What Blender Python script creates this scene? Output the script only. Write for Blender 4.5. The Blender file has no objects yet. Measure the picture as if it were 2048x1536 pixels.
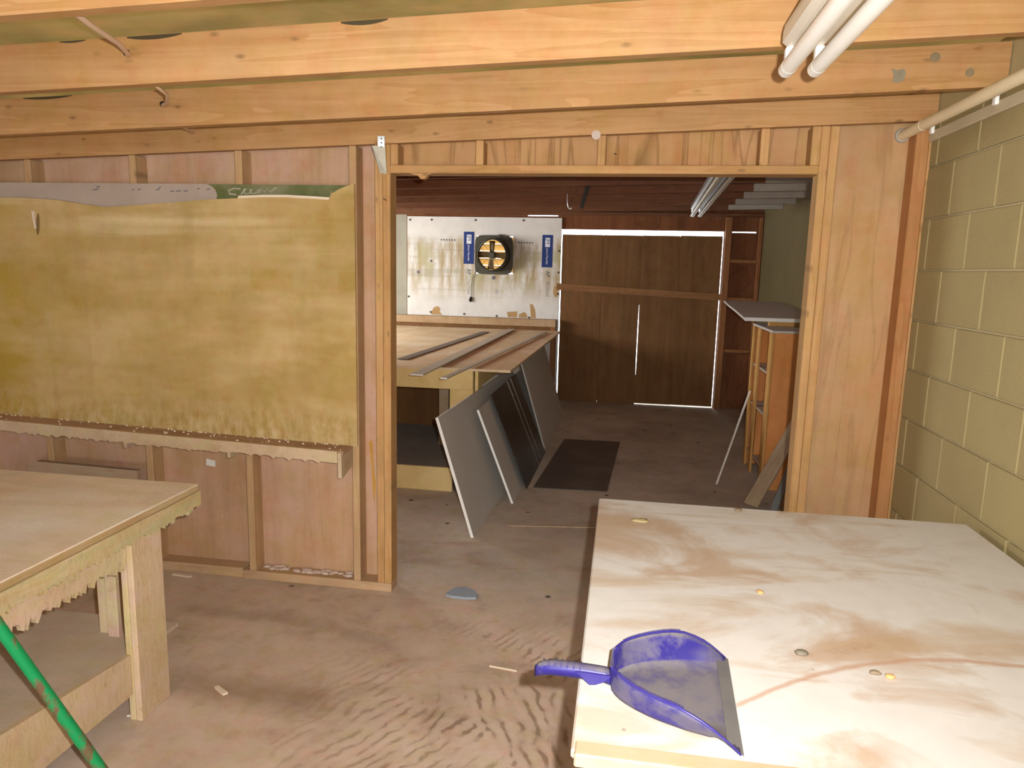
import bpy, bmesh, math, random
from mathutils import Matrix, Vector
random.seed(7)
C = bpy.context.scene.collection
S = bpy.context.scene
PI = math.pi

# ---------------------------------------------------------------- camera
cam = bpy.data.objects.new('camera', bpy.data.cameras.new('camera'))
C.objects.link(cam)
S.camera = cam
cam.data.sensor_fit = 'HORIZONTAL'
cam.data.sensor_width = 36.0
cam.data.lens = 1420.0 / 2048 * 36
cam.data.clip_start = 0.02
RIGHT = Vector((0.9876, 0.1553, 0.0234)); DOWN = Vector((0.0475, -0.1533, -0.9870)); FWD = Vector((-0.1497, 0.9759, -0.1587))
EYE = Vector((0, 0, 1.6))
cam.matrix_world = Matrix(((RIGHT.x, -DOWN.x, -FWD.x, EYE.x), (RIGHT.y, -DOWN.y, -FWD.y, EYE.y),
                           (RIGHT.z, -DOWN.z, -FWD.z, EYE.z), (0, 0, 0, 1)))

# ---------------------------------------------------------------- sky, lamps, exposure
S.view_settings.view_transform = 'Standard'
S.view_settings.look = 'None'
S.view_settings.exposure = 0.0
S.view_settings.gamma = 1.0
S.view_settings.use_curve_mapping = False
w = bpy.data.worlds.new('overcast_sky'); S.world = w; w.use_nodes = True
w.node_tree.nodes['Background'].inputs[0].default_value = (0.93, 0.97, 1.0, 1)
w.node_tree.nodes['Background'].inputs[1].default_value = 6.0

def lamp(name, kind, loc, power, col=(1, 1, 1), size=0.1, size_y=None, look=None):
    d = bpy.data.lights.new(name, kind); d.energy = power; d.color = col
    if kind == 'AREA':
        d.shape = 'RECTANGLE'; d.size = size; d.size_y = size_y or size
    else:
        d.shadow_soft_size = size
    o = bpy.data.objects.new(name, d); C.objects.link(o); o.location = loc
    if look is not None:
        o.rotation_euler = (Vector(look) - Vector(loc)).to_track_quat('-Z', 'Y').to_euler()
    return o
flash_pos = EYE + RIGHT * 0.062 - DOWN * 0.045
fl = lamp('camera_flash', 'SPOT', flash_pos, 300, (1.0, 0.965, 0.915), 0.012, None, flash_pos + FWD - DOWN * 0.06)
fl.data.spot_size = math.radians(150); fl.data.spot_blend = 1.0
lamp('rear_fill', 'AREA', (-0.9, -2.85, 1.35), 24, (1.0, 0.955, 0.90), 2.6, 2.2, (-0.9, 3, 1.2))  # added fill light behind the viewer, set in a made-up doorway
lamp('side_fill', 'AREA', (-4.3, 6.5, 1.62), 120, (1.0, 0.985, 0.95), 2.0, 0.8, (-0.6, 7.0, 0.5))  # added fill light for bench and foam board, at a made-up window opening

# ---------------------------------------------------------------- materials
class NT:
    def __init__(s, name):
        s.m = bpy.data.materials.new(name); s.m.use_nodes = True
        s.t = s.m.node_tree; s.n = s.t.nodes; s.b = s.n['Principled BSDF']
    def node(s, kind, **kw):
        n = s.n.new('ShaderNode' + kind)
        for k, v in kw.items(): setattr(n, k, v)
        return n
    def put(s, sock, v):
        if isinstance(v, bpy.types.NodeSocket): s.t.links.new(v, sock)
        elif isinstance(v, (tuple, list)) and len(v) == 3 and sock.type == 'RGBA': sock.default_value = (*v, 1)
        else: sock.default_value = v
    def coord(s, scale=(1, 1, 1), rnd=True, rot=(0, 0, 0)):
        tc = s.node('TexCoord'); v = tc.outputs['Object']
        if rnd:
            oi = s.node('ObjectInfo'); a = s.node('VectorMath', operation='MULTIPLY_ADD')
            cx = s.node('CombineXYZ')
            for i in range(3):
                mm = s.node('Math', operation='MULTIPLY'); s.t.links.new(oi.outputs['Random'], mm.inputs[0]); mm.inputs[1].default_value = (37.0, 91.0, 53.0)[i]
                s.t.links.new(mm.outputs[0], cx.inputs[i])
            ad = s.node('VectorMath', operation='ADD'); s.t.links.new(v, ad.inputs[0]); s.t.links.new(cx.outputs[0], ad.inputs[1]); v = ad.outputs[0]
        mp = s.node('Mapping'); s.t.links.new(v, mp.inputs['Vector']); mp.inputs['Scale'].default_value = scale; mp.inputs['Rotation'].default_value = rot
        return mp.outputs[0]
    def xyz(s, axis):
        tc = s.node('TexCoord'); sp = s.node('SeparateXYZ'); s.t.links.new(tc.outputs['Object'], sp.inputs[0]); return sp.outputs[axis]
    def noise(s, v, scale=5, detail=4, rough=0.55, dist=0.0):
        n = s.node('TexNoise'); s.t.links.new(v, n.inputs['Vector'])
        n.inputs['Scale'].default_value = scale; n.inputs['Detail'].default_value = detail
        n.inputs['Roughness'].default_value = rough; n.inputs['Distortion'].default_value = dist
        return n.outputs['Fac']
    def wave(s, v, scale=5, dist=3, detail=2, dscale=1.0, kind='BANDS', direction='X'):
        n = s.node('TexWave', wave_type=kind); s.t.links.new(v, n.inputs['Vector'])
        if kind == 'BANDS': n.bands_direction = direction
        n.inputs['Scale'].default_value = scale; n.inputs['Distortion'].default_value = dist
        n.inputs['Detail'].default_value = detail; n.inputs['Detail Scale'].default_value = dscale
        return n.outputs['Fac']
    def voro(s, v, scale=5, feature='F1', out='Distance', rnd=1.0, dim='3D'):
        n = s.node('TexVoronoi', feature=feature, voronoi_dimensions=dim); s.t.links.new(v, n.inputs['Vector']); n.inputs['Scale'].default_value = scale
        n.inputs['Randomness'].default_value = rnd
        return n.outputs[out]
    def ramp(s, f, lo, hi, a=0.0, b=1.0):
        n = s.node('MapRange'); n.clamp = True; s.put(n.inputs[0], f)
        n.inputs[1].default_value = lo; n.inputs[2].default_value = hi; n.inputs[3].default_value = a; n.inputs[4].default_value = b
        return n.outputs[0]
    def math(s, op, a, b=0.0):
        n = s.node('Math', operation=op); s.put(n.inputs[0], a); s.put(n.inputs[1], b); return n.outputs[0]
    def mix(s, f, a, b, mode='MIX'):
        n = s.node('Mix', data_type='RGBA', blend_type=mode); s.put(n.inputs[0], f); s.put(n.inputs[6], a); s.put(n.inputs[7], b); return n.outputs[2]
    def mottle(s, col, scale=9.0, amt=0.8):
        a = s.noise(s.coord((scale,) * 3), 1.0, 4, 0.7); b = s.noise(s.coord((scale * 0.8,) * 3), 1.0, 4, 0.7); c = s.noise(s.coord((scale * 0.35,) * 3), 1.0, 4, 0.65)
        col = s.mix(s.ramp(a, 0.47, 0.68, 0, amt), col, s.mix(1.0, col, (1.0, 0.82, 0.80), 'MULTIPLY'))
        col = s.mix(s.ramp(b, 0.47, 0.68, 0, amt), col, s.mix(1.0, col, (0.88, 0.93, 0.66), 'MULTIPLY'))
        return s.mix(s.ramp(c, 0.42, 0.66, 0, amt * 0.6), col, s.mix(1.0, col, (0.74, 0.72, 0.70), 'MULTIPLY'))
    def done(s, col, rough=0.75, spec=0.25, metal=0.0, bump=None, bstr=0.2, bdist=0.01):
        s.put(s.b.inputs['Base Color'], col); s.put(s.b.inputs['Roughness'], rough)
        s.b.inputs['Specular IOR Level'].default_value = spec; s.put(s.b.inputs['Metallic'], metal)
        if bump is not None:
            n = s.node('Bump'); s.put(n.inputs['Height'], bump); n.inputs['Strength'].default_value = bstr; n.inputs['Distance'].default_value = bdist
            s.t.links.new(n.outputs[0], s.b.inputs['Normal'])
        return s.m

def wood(name, light, dark, axis='x', knots=0.5, grime=0.3, fine=18, rough=0.7):
    k = NT(name)
    i = 'xyz'.index(axis)
    sc = [fine] * 3; sc[i] = 1.1
    v = k.coord(tuple(sc))
    g = k.noise(v, 1.0, 5, 0.6, 0.6)
    sc2 = [5.0] * 3; sc2[i] = 0.35
    g2 = k.noise(k.coord(tuple(sc2)), 1.0, 3, 0.5, 1.2)
    w_ = k.math('FRACT', k.math('MULTIPLY', g2, 9.0))
    w_ = k.ramp(w_, 0.0, 1.0)
    f = k.math('MULTIPLY_ADD', g, 0.7); k.n[-1].inputs[2].default_value = 0.0
    f = k.math('ADD', k.math('MULTIPLY', g, 0.75), k.math('MULTIPLY', w_, 0.32))
    col = k.mix(k.ramp(f, 0.3, 0.85), light, dark)
    # knots
    sk = [9.0] * 3; sk[i] = 4.0
    d = k.voro(k.coord(tuple(sk), True, (PI / 2, 0, 0)), 1.0, dim='2D')
    big = k.noise(k.coord((1.7, 1.7, 1.7)), 1.0, 2)
    fuzz = k.noise(k.coord((30, 30, 30)), 1.0, 2)
    d = k.math('ADD', d, k.math('MULTIPLY', k.math('SUBTRACT', fuzz, 0.5), 0.06))
    kn = k.math('MULTIPLY', k.ramp(d, 0.02, 0.085, knots, 0.0), k.ramp(big, 0.46, 0.60))
    col = k.mix(kn, col, tuple(c * 0.30 for c in dark))
    # handling dirt and dust
    gr = k.noise(k.coord((2.5, 2.5, 2.5)), 1.0, 5, 0.62)
    col = k.mix(k.ramp(gr, 0.48, 0.78, 0.0, grime), col, (0.27, 0.19, 0.115))
    gr2 = k.noise(k.coord((1.3, 1.3, 1.3)), 1.0, 3)
    col = k.mix(k.ramp(gr2, 0.35, 0.75, 0.0, 0.35), col, k.mix(1.0, col, (0.80, 0.70, 0.55), 'MULTIPLY'))
    sc3 = [60.0] * 3; sc3[i] = 2.2
    st = k.noise(k.coord(tuple(sc3)), 1.0, 3, 0.6)
    col = k.mix(k.ramp(st, 0.52, 0.72, 0, 0.35), col, k.mix(1.0, col, (0.70, 0.62, 0.52), 'MULTIPLY'))
    return k.done(k.mottle(col, 11, 0.6), rough, 0.25, 0, f, 0.12, 0.004)

def ply(name, a, b, axis='z', patch=(0.6, 0.36, 0.24), amt=0.5, streak=0.6, rough=0.75):
    k = NT(name)
    i = 'xyz'.index(axis)
    sc = [9.0] * 3; sc[i] = 0.7
    g = k.noise(k.coord(tuple(sc)), 1.0, 4, 0.6, 0.8)
    sc = [3.2] * 3; sc[i] = 0.25
    g2 = k.noise(k.coord(tuple(sc)), 1.0, 3, 0.5, 1.6)
    w_ = k.math('ABSOLUTE', k.math('SUBTRACT', k.math('FRACT', k.math('MULTIPLY', g2, 8.0)), 0.5))
    col = k.mix(k.ramp(g, 0.35, 0.7), a, b)
    col = k.mix(k.math('MULTIPLY', k.ramp(w_, 0.36, 0.5), streak), col, tuple(c * 0.62 for c in b))
    p = k.noise(k.coord((2.2, 2.2, 2.2)), 1.0, 5, 0.65)
    col = k.mix(k.ramp(p, 0.42, 0.7, 0, amt), col, patch)
    return k.done(k.mottle(col, 8, 0.7), rough, 0.2, 0, g, 0.08, 0.003)

def plain(name, col, rough=0.6, spec=0.3, metal=0.0, var=0.15, vs=8.0, var_col=None, emit=None):
    k = NT(name)
    n = k.noise(k.coord((vs, vs, vs)), 1.0, 4, 0.6)
    c2 = var_col or tuple(c * 0.6 for c in col)
    return k.done(k.mix(k.ramp(n, 0.4, 0.75, 0, var), col, c2), rough, spec, metal)

LIGHTP, DARKP = (0.54, 0.325, 0.145), (0.43, 0.235, 0.088)
pine = {a: wood('pine_' + a, LIGHTP, DARKP, a, 0.55, 0.35) for a in 'xyz'}
joist_m = wood('joist_pine', (0.51, 0.30, 0.14), (0.41, 0.215, 0.08), 'x', 0.6, 0.3)
red_pine = wood('red_pine', (0.48, 0.24, 0.10), (0.38, 0.165, 0.06), 'z', 0.4, 0.2)
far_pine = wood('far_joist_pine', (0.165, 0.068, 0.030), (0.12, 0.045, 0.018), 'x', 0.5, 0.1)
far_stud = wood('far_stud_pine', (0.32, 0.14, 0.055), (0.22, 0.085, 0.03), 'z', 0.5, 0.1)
ply_back = ply('plywood_pink', (0.52, 0.33, 0.20), (0.44, 0.26, 0.14), 'z', (0.55, 0.35, 0.28), 0.8, 0.2)
ply_head = ply('plywood_figured', (0.49, 0.28, 0.13), (0.42, 0.215, 0.08), 'z', (0.49, 0.31, 0.165), 0.4, 0.9)
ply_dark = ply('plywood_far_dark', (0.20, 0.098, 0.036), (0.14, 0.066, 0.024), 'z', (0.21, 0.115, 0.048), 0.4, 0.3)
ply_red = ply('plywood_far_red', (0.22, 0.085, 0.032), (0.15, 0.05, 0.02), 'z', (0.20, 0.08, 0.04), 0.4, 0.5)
ply_cab = ply('plywood_cabinet', (0.74, 0.31, 0.10), (0.62, 0.24, 0.07), 'z', (0.76, 0.34, 0.13), 0.5, 0.2)
cab_pine = wood('cabinet_pine', (0.66, 0.38, 0.13), (0.52, 0.27, 0.08), 'z', 0.4, 0.2)
grey_dust = plain('dusty_grey_board', (0.56, 0.53, 0.48), 0.85, 0.15, 0, 0.3, 3, (0.44, 0.41, 0.37))
white_edge = plain('white_edge', (0.82, 0.80, 0.76), 0.6, 0.3, 0, 0.1)
block_m = None

def block_mat():
    k = NT('painted_block')
    n = k.noise(k.coord((3, 3, 3)), 1.0, 4, 0.6)
    f = k.noise(k.coord((90, 90, 90)), 1.0, 2, 0.6)
    col = k.mix(k.ramp(n, 0.35, 0.7), (0.35, 0.285, 0.135), (0.31, 0.245, 0.12))
    oi = k.node('ObjectInfo')
    col = k.mix(k.ramp(oi.outputs['Random'], 0, 1, 0.0, 0.25), col, (0.26, 0.205, 0.10))
    return k.done(col, 0.8, 0.2, 0, f, 0.35, 0.004)
block_m = block_mat()
mortar_m = plain('painted_mortar', (0.47, 0.39, 0.22), 0.8, 0.2, 0, 0.3, 6)
far_block_m = plain('far_block_shaded', (0.155, 0.12, 0.055), 0.8, 0.2, 0, 0.3, 2)  # same block paint, darkened in colour for the dim back room

def yellow_mat():
    k = NT('overspray_plywood')
    n = k.noise(k.coord((1.6, 1, 0.9), False), 1.0, 4, 0.6)
    x = k.xyz(0); z = k.xyz(2)
    base = k.mix(k.ramp(n, 0.38, 0.64), (0.46, 0.31, 0.118), (0.37, 0.245, 0.07))
    yel = k.math('ADD', k.ramp(x, -0.95, 0.5, 0.75, -0.1), k.math('MULTIPLY', k.math('SUBTRACT', n, 0.5), 1.4))
    yel = k.ramp(yel, 0.25, 0.9)
    base = k.mix(yel, base, (0.43, 0.29, 0.035))
    # ghost rectangles left around sprayed pieces
    br = k.node('TexBrick'); k.t.links.new(k.coord((1, 1, 1), False, (PI / 2, 0, 0)), br.inputs['Vector'])
    br.inputs['Scale'].default_value = 2.3; br.inputs['Color1'].default_value = (0.2,) * 3 + (1,); br.inputs['Color2'].default_value = (0.8,) * 3 + (1,)
    br.inputs['Mortar'].default_value = (0.62,) * 3 + (1,); br.inputs['Mortar Size'].default_value = 0.012; br.inputs['Mortar Smooth'].default_value = 1.0
    bw = k.node('RGBToBW'); k.t.links.new(br.outputs['Color'], bw.inputs[0])
    n3 = k.noise(k.coord((2.2, 1, 2.2), False), 1.0, 2)
    base = k.mix(k.math('MULTIPLY', k.ramp(bw.outputs[0], 0.2, 0.8), k.ramp(n3, 0.35, 0.65, 0.0, 0.55)), base, (0.45, 0.335, 0.165))
    # horizontal pale sweeps near the top, greyed middle, crusty foot
    hs = k.noise(k.coord((0.6, 1, 9), False), 1.0, 3, 0.5)
    top = k.math('MULTIPLY', k.ramp(hs, 0.5, 0.62), k.ramp(z, 0.20, 0.36))
    base = k.mix(k.math('MULTIPLY', top, 0.55), base, (0.60, 0.47, 0.26))
    strip = k.math('MULTIPLY', k.ramp(k.math('ABSOLUTE', k.math('SUBTRACT', z, k.math('ADD', 0.432, k.math('MULTIPLY', k.math('SUBTRACT', hs, 0.5), 0.05)))), 0.034, 0.006), k.math('MULTIPLY', k.ramp(x, -0.40, -0.15), k.ramp(x, 0.85, 0.45)))
    base = k.mix(k.math('MULTIPLY', strip, 0.7), base, (0.66, 0.52, 0.30))
    hb = k.noise(k.coord((1.0, 1, 3.2), False), 1.3, 3, 0.6)
    base = k.mix(k.ramp(hb, 0.45, 0.64, 0, 0.6), base, (0.60, 0.43, 0.22))
    foot = k.noise(k.coord((24, 1, 10), False), 1.0, 4, 0.7)
    ft = k.math('MULTIPLY', k.ramp(foot, 0.45, 0.62), k.ramp(z, -0.58, -0.38, 1.0, 0.0))
    base = k.mix(k.math('MULTIPLY', ft, 0.75), base, (0.56, 0.44, 0.25))
    fd = k.math('MULTIPLY', k.ramp(foot, 0.44, 0.34), k.ramp(z, -0.60, -0.44, 1.0, 0.0))
    base = k.mix(k.math('MULTIPLY', fd, 0.6), base, (0.22, 0.16, 0.08))
    drip = k.noise(k.coord((7, 1, 0.7), False), 1.0, 3)
    base = k.mix(k.math('MULTIPLY', k.ramp(drip, 0.55, 0.7), 0.3), base, (0.36, 0.235, 0.09))
    return k.done(k.mottle(base, 13, 0.6), 0.75, 0.2, 0, k.noise(k.coord((40, 40, 40), False), 1.0, 3), 0.15, 0.004)
yellow_m = yellow_mat()

def floor_mat():
    k = NT('dusty_concrete')
    y = k.xyz(1); x = k.xyz(0)
    n = k.noise(k.coord((1.1, 1.1, 1), False), 1.0, 5, 0.6)
    n2 = k.noise(k.coord((6, 6, 1), False), 1.0, 5, 0.65)
    near = k.mix(k.ramp(n, 0.35, 0.68), (0.66, 0.52, 0.43), (0.54, 0.41, 0.325))
    near = k.mix(k.ramp(n2, 0.52, 0.74, 0, 0.45), near, (0.33, 0.225, 0.165))
    far = k.mix(k.ramp(n, 0.38, 0.62), (0.58, 0.525, 0.45), (0.44, 0.395, 0.335))
    far = k.mix(k.ramp(n2, 0.55, 0.72, 0, 0.6), far, (0.52, 0.49, 0.44))
    fy = k.math('ADD', y, k.math('MULTIPLY', k.math('SUBTRACT', n2, 0.5), 0.5))
    col = k.mix(k.ramp(fy, 3.1, 3.45, 0.0, 0.62), near, far)
    col = k.mix(k.ramp(fy, 3.9, 6.0), col, far)
    # broom strokes swept into the dust, splotchy swirls before the doorway
    msk = k.noise(k.coord((1.7, 1.7, 1), False), 1.0, 3, 0.5)
    zone = k.math('MULTIPLY', k.ramp(y, 3.05, 2.75), k.math('MULTIPLY', k.ramp(x, -1.25, -0.55), k.ramp(msk, 0.38, 0.52)))
    brk = k.noise(k.coord((10, 10, 1), False), 1.0, 2, 0.5)
    pick = k.ramp(k.noise(k.coord((1.3, 1.3, 1), False), 1.0, 1), 0.48, 0.52)
    w1 = k.wave(k.coord((1, 1, 1), False, (0, 0, 0.55)), 6.5, 9.0, 3.0, 0.9, 'BANDS', 'X')
    w2 = k.wave(k.coord((1, 1, 1), False, (0, 0, -0.35)), 6.0, 8.0, 3.0, 0.8, 'BANDS', 'X')
    wv = k.math('ADD', k.math('MULTIPLY', w1, pick), k.math('MULTIPLY', w2, k.math('SUBTRACT', 1.0, pick)))
    stroke = k.math('MULTIPLY', k.math('MULTIPLY', k.ramp(wv, 0.70, 0.90), zone), k.ramp(brk, 0.40, 0.56))
    col = k.mix(k.math('MULTIPLY', stroke, 0.68), col, (0.23, 0.15, 0.095))
    hl = k.math('MULTIPLY', k.math('MULTIPLY', k.ramp(wv, 0.35, 0.15), zone), 0.35)
    col = k.mix(hl, col, (0.70, 0.55, 0.45))
    sw = k.noise(k.coord((1.2, 2.6, 1), False), 1.0, 4, 0.6, 0.8)
    col = k.mix(k.math('MULTIPLY', k.ramp(sw, 0.55, 0.66), 0.35), col, (0.30, 0.205, 0.145))
    # long arc left by the broom and a dark drift by the bench leg
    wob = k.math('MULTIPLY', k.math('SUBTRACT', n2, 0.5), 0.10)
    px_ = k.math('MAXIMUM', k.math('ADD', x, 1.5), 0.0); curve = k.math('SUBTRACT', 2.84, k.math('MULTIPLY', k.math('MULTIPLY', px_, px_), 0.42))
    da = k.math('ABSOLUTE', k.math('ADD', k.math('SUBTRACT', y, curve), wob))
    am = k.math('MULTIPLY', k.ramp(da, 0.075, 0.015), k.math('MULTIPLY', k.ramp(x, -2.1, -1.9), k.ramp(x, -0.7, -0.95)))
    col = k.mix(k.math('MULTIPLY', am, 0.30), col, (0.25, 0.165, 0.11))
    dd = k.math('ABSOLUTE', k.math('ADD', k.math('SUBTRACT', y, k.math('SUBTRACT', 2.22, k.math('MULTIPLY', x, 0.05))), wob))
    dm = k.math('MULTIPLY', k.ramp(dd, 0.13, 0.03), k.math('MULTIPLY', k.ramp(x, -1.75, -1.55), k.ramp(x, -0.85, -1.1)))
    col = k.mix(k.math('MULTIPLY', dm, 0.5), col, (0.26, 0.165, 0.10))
    # oil spots in the far room
    sp = k.voro(k.coord((4.5, 4.5, 1), False), 1.0)
    col = k.mix(k.math('MULTIPLY', k.ramp(sp, 0.10, 0.05), k.ramp(y, 2.8, 3.3)), col, (0.08, 0.07, 0.06))
    return k.done(k.mottle(col, 14, 0.7), 0.9, 0.12, 0, n2, 0.15, 0.01)
floor_m = floor_mat()

def table_mat():
    k = NT('stained_white_laminate')
    n = k.noise(k.coord((2.4, 3.0, 1), False, (0, 0, 0.3)), 1.0, 6, 0.62, 0.6)
    n2 = k.noise(k.coord((1.2, 4.5, 1), False, (0, 0, -0.15)), 1.0, 5, 0.6, 0.9)
    n3 = k.noise(k.coord((14, 14, 1), False), 1.0, 4, 0.6)
    col = k.mix(k.ramp(n3, 0.3, 0.7), (0.68, 0.655, 0.63), (0.62, 0.60, 0.575))
    a = k.ramp(n, 0.49, 0.61); b = k.ramp(n2, 0.50, 0.63)
    col = k.mix(k.math('MULTIPLY', a, 0.7), col, (0.46, 0.30, 0.18))
    col = k.mix(k.math('MULTIPLY', b, 0.6), col, (0.48, 0.335, 0.20))
    col = k.mix(k.math('MULTIPLY', k.math('MULTIPLY', k.ramp(n, 0.62, 0.7), k.ramp(n3, 0.4, 0.55)), 0.6), col, (0.36, 0.205, 0.125))
    # one thin swept curve of red dust
    x = k.xyz(0); y = k.xyz(1)
    cv = k.math('SUBTRACT', y, k.math('SUBTRACT', -0.245, k.math('MULTIPLY', k.math('POWER', k.ramp(x, 0.25, -0.35, 0.0, 1.0), 2.0), 0.30)))
    cv = k.math('ABSOLUTE', k.math('ADD', cv, k.math('MULTIPLY', k.math('SUBTRACT', n3, 0.5), 0.02)))
    ln = k.math('MULTIPLY', k.ramp(cv, 0.012, 0.003), k.ramp(x, -0.34, -0.30))
    col = k.mix(k.math('MULTIPLY', ln, 0.7), col, (0.48, 0.28, 0.18))
    d = k.voro(k.coord((7, 7, 1), False), 1.0)
    col = k.mix(k.ramp(d, 0.04, 0.02, 0, 0.7), col, (0.22, 0.19, 0.16))
    return k.done(col, 0.55, 0.3, 0, n3, 0.05, 0.003)
table_m = table_mat()

def tanspray(name, a, b, c, stretch=(1, 6, 1)):
    k = NT(name)
    n = k.noise(k.coord(stretch), 1.5, 5, 0.6, 0.5)
    n2 = k.noise(k.coord((2, 2, 2)), 1.5, 4, 0.6)
    n3 = k.noise(k.coord((60, 60, 60)), 1.0, 3)
    col = k.mix(k.ramp(n, 0.38, 0.66), a, b)
    col = k.mix(k.ramp(n2, 0.45, 0.65, 0, 0.8), col, c)
    return k.done(k.mottle(col, 12, 0.5), 0.85, 0.15, 0, n3, 0.3, 0.004)
bench_top_m = tanspray('overspray_bench_top', (0.80, 0.69, 0.57), (0.70, 0.55, 0.42), (0.84, 0.80, 0.76), (1.2, 5, 1))
bench_side_m = tanspray('overspray_bench_side', (0.60, 0.49, 0.285), (0.54, 0.43, 0.22), (0.59, 0.43, 0.33), (3, 3, 3))
def crust(name, cols, sc=4.0, st=(1, 1, 1)):
    k = NT(name)
    v = k.coord(st)
    n = k.noise(v, sc, 5, 0.62, 0.8); n2 = k.noise(k.coord(st), sc * 1.7, 4, 0.6, 0.5); n3 = k.noise(k.coord(st), sc * 0.8, 4, 0.6)
    col = k.mix(k.ramp(n, 0.42, 0.58), cols[0], cols[1]); col = k.mix(k.ramp(n2, 0.48, 0.60), col, cols[2]); col = k.mix(k.ramp(n3, 0.52, 0.62), col, cols[3])
    b = k.noise(k.coord((1, 1, 0.6)), 45, 4, 0.65)
    col = k.mix(k.ramp(b, 0.30, 0.42, 0.35, 0.0), col, (0.30, 0.22, 0.13))
    return k.done(k.mottle(col, 16, 0.5), 0.9, 0.12, 0, b, 0.4, 0.007)
rail_crust = crust('crusted_rail', ((0.60, 0.48, 0.27), (0.53, 0.40, 0.21), (0.50, 0.45, 0.25), (0.62, 0.50, 0.34)), 9, (1, 0.22, 1.6))
apron_crust = crust('crusted_apron', ((0.62, 0.45, 0.33), (0.57, 0.46, 0.24), (0.60, 0.50, 0.30), (0.62, 0.43, 0.36)), 7, (1, 0.35, 1.3))
leg_crust = crust('crusted_leg', ((0.62, 0.47, 0.32), (0.58, 0.44, 0.27), (0.61, 0.45, 0.33), (0.58, 0.47, 0.25)), 3)
bench_lip_m = tanspray('overspray_bench_lip', (0.46, 0.32, 0.17), (0.42, 0.27, 0.13), (0.50, 0.38, 0.22), (3, 3, 3))
bench_low_m = tanspray('dusty_low_shelf', (0.62, 0.50, 0.40), (0.52, 0.42, 0.33), (0.58, 0.47, 0.33), (3, 6, 1))
shelf_m = tanspray('overspray_shelf', (0.52, 0.40, 0.27), (0.47, 0.345, 0.225), (0.48, 0.36, 0.28), (3, 8, 8))
shelf_top_m = tanspray('dusty_shelf_top', (0.46, 0.30, 0.20), (0.34, 0.21, 0.13), (0.52, 0.35, 0.27), (3, 8, 8))
yply_m = tanspray('yellowed_plywood', (0.82, 0.63, 0.29), (0.74, 0.55, 0.24), (0.80, 0.64, 0.33), (2, 2, 2))
farbench_m = tanspray('far_bench_top', (0.78, 0.60, 0.38), (0.70, 0.52, 0.30), (0.82, 0.70, 0.52), (6, 1, 1))
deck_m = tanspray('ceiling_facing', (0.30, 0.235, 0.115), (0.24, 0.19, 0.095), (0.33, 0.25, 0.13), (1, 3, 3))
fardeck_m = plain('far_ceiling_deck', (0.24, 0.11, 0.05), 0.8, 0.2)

def dustpan_mat():
    k = NT('dusty_blue_plastic')
    ge = k.node('NewGeometry'); sp = k.node('SeparateXYZ'); k.t.links.new(ge.outputs['Normal'], sp.inputs[0])
    up = k.ramp(k.math('ABSOLUTE', sp.outputs[2]), 0.55, 0.93)
    n = k.noise(k.coord((9, 9, 9), False), 1.0, 5, 0.65)
    n2 = k.noise(k.coord((30, 30, 30), False), 1.0, 4, 0.65)
    d = k.math('MULTIPLY', up, k.ramp(n, 0.22, 0.52))
    d = k.math('ADD', d, k.math('MULTIPLY', k.ramp(n, 0.50, 0.62), 0.6))
    d = k.math('MULTIPLY', k.ramp(d, 0, 1), k.ramp(n2, 0.25, 0.55, 0.75, 0.95))
    col = k.mix(d, (0.024, 0.017, 0.165), (0.165, 0.150, 0.152))
    return k.done(col, k.ramp(d, 0, 1, 0.38, 0.85), 0.4)
pan_m = dustpan_mat()
blue_m = plain('blue_plastic', (0.026, 0.018, 0.18), 0.35, 0.5, 0, 0.35, 22, (0.08, 0.07, 0.14))
pan_lip_m = plain('dust_grey_plastic', (0.30, 0.285, 0.27), 0.7, 0.3, 0, 0.35, 14, (0.18, 0.165, 0.22))

def pole_mat():
    k = NT('green_paint_rusting')
    n = k.noise(k.coord((26, 26, 12), False), 1.0, 5, 0.7)
    n2 = k.noise(k.coord((5, 5, 3.2), False), 1.0, 3, 0.6)
    f = k.math('ADD', n, k.math('MULTIPLY', k.math('SUBTRACT', n2, 0.5), 0.9))
    r = k.ramp(f, 0.51, 0.62)
    col = k.mix(r, (0.008, 0.27, 0.085), (0.15, 0.09, 0.045))
    return k.done(col, k.ramp(r, 0, 1, 0.35, 0.85), 0.4)
pole_m = pole_mat()
tube_m = plain('fluorescent_tube_off', (0.86, 0.83, 0.78), 0.35, 0.4, 0, 0.1)
enamel_m = plain('white_enamel', (0.74, 0.68, 0.58), 0.35, 0.4, 0, 0.2, 3)
socket_m = plain('white_socket', (0.9, 0.9, 0.88), 0.4, 0.4, 0, 0.05)
pipe_m = plain('painted_pipe', (0.80, 0.68, 0.46), 0.5, 0.4, 0, 0.2)
wallpaint_m = plain('pale_painted_batten', (0.55, 0.47, 0.32), 0.8, 0.2, 0, 0.3)
steel_m = plain('galvanised_steel', (0.72, 0.74, 0.74), 0.28, 0.5, 1.0, 0.35, 20)
dark_m = plain('dark_metal', (0.07, 0.065, 0.045), 0.55, 0.4, 0.3, 0.3)
black_m = plain('black_hole', (0.015, 0.012, 0.01), 0.8, 0.2)
blade_m = plain('brass_brown_blade', (0.22, 0.14, 0.05), 0.45, 0.4, 0.2, 0.3)
gloss_black_m = plain('black_gloss_sheet', (0.035, 0.032, 0.030), 0.32, 0.4, 0, 0.5, 5, (0.10, 0.085, 0.07))
navy_m = plain('navy_print', (0.012, 0.036, 0.18), 0.55, 0.3, 0, 0.2)
ink_m = plain('faded_ink', (0.13, 0.13, 0.17), 0.7, 0.2, 0, 0.2)
pale_ink_m = plain('pale_grey_ink', (0.42, 0.42, 0.44), 0.7, 0.2, 0, 0.2)
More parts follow.
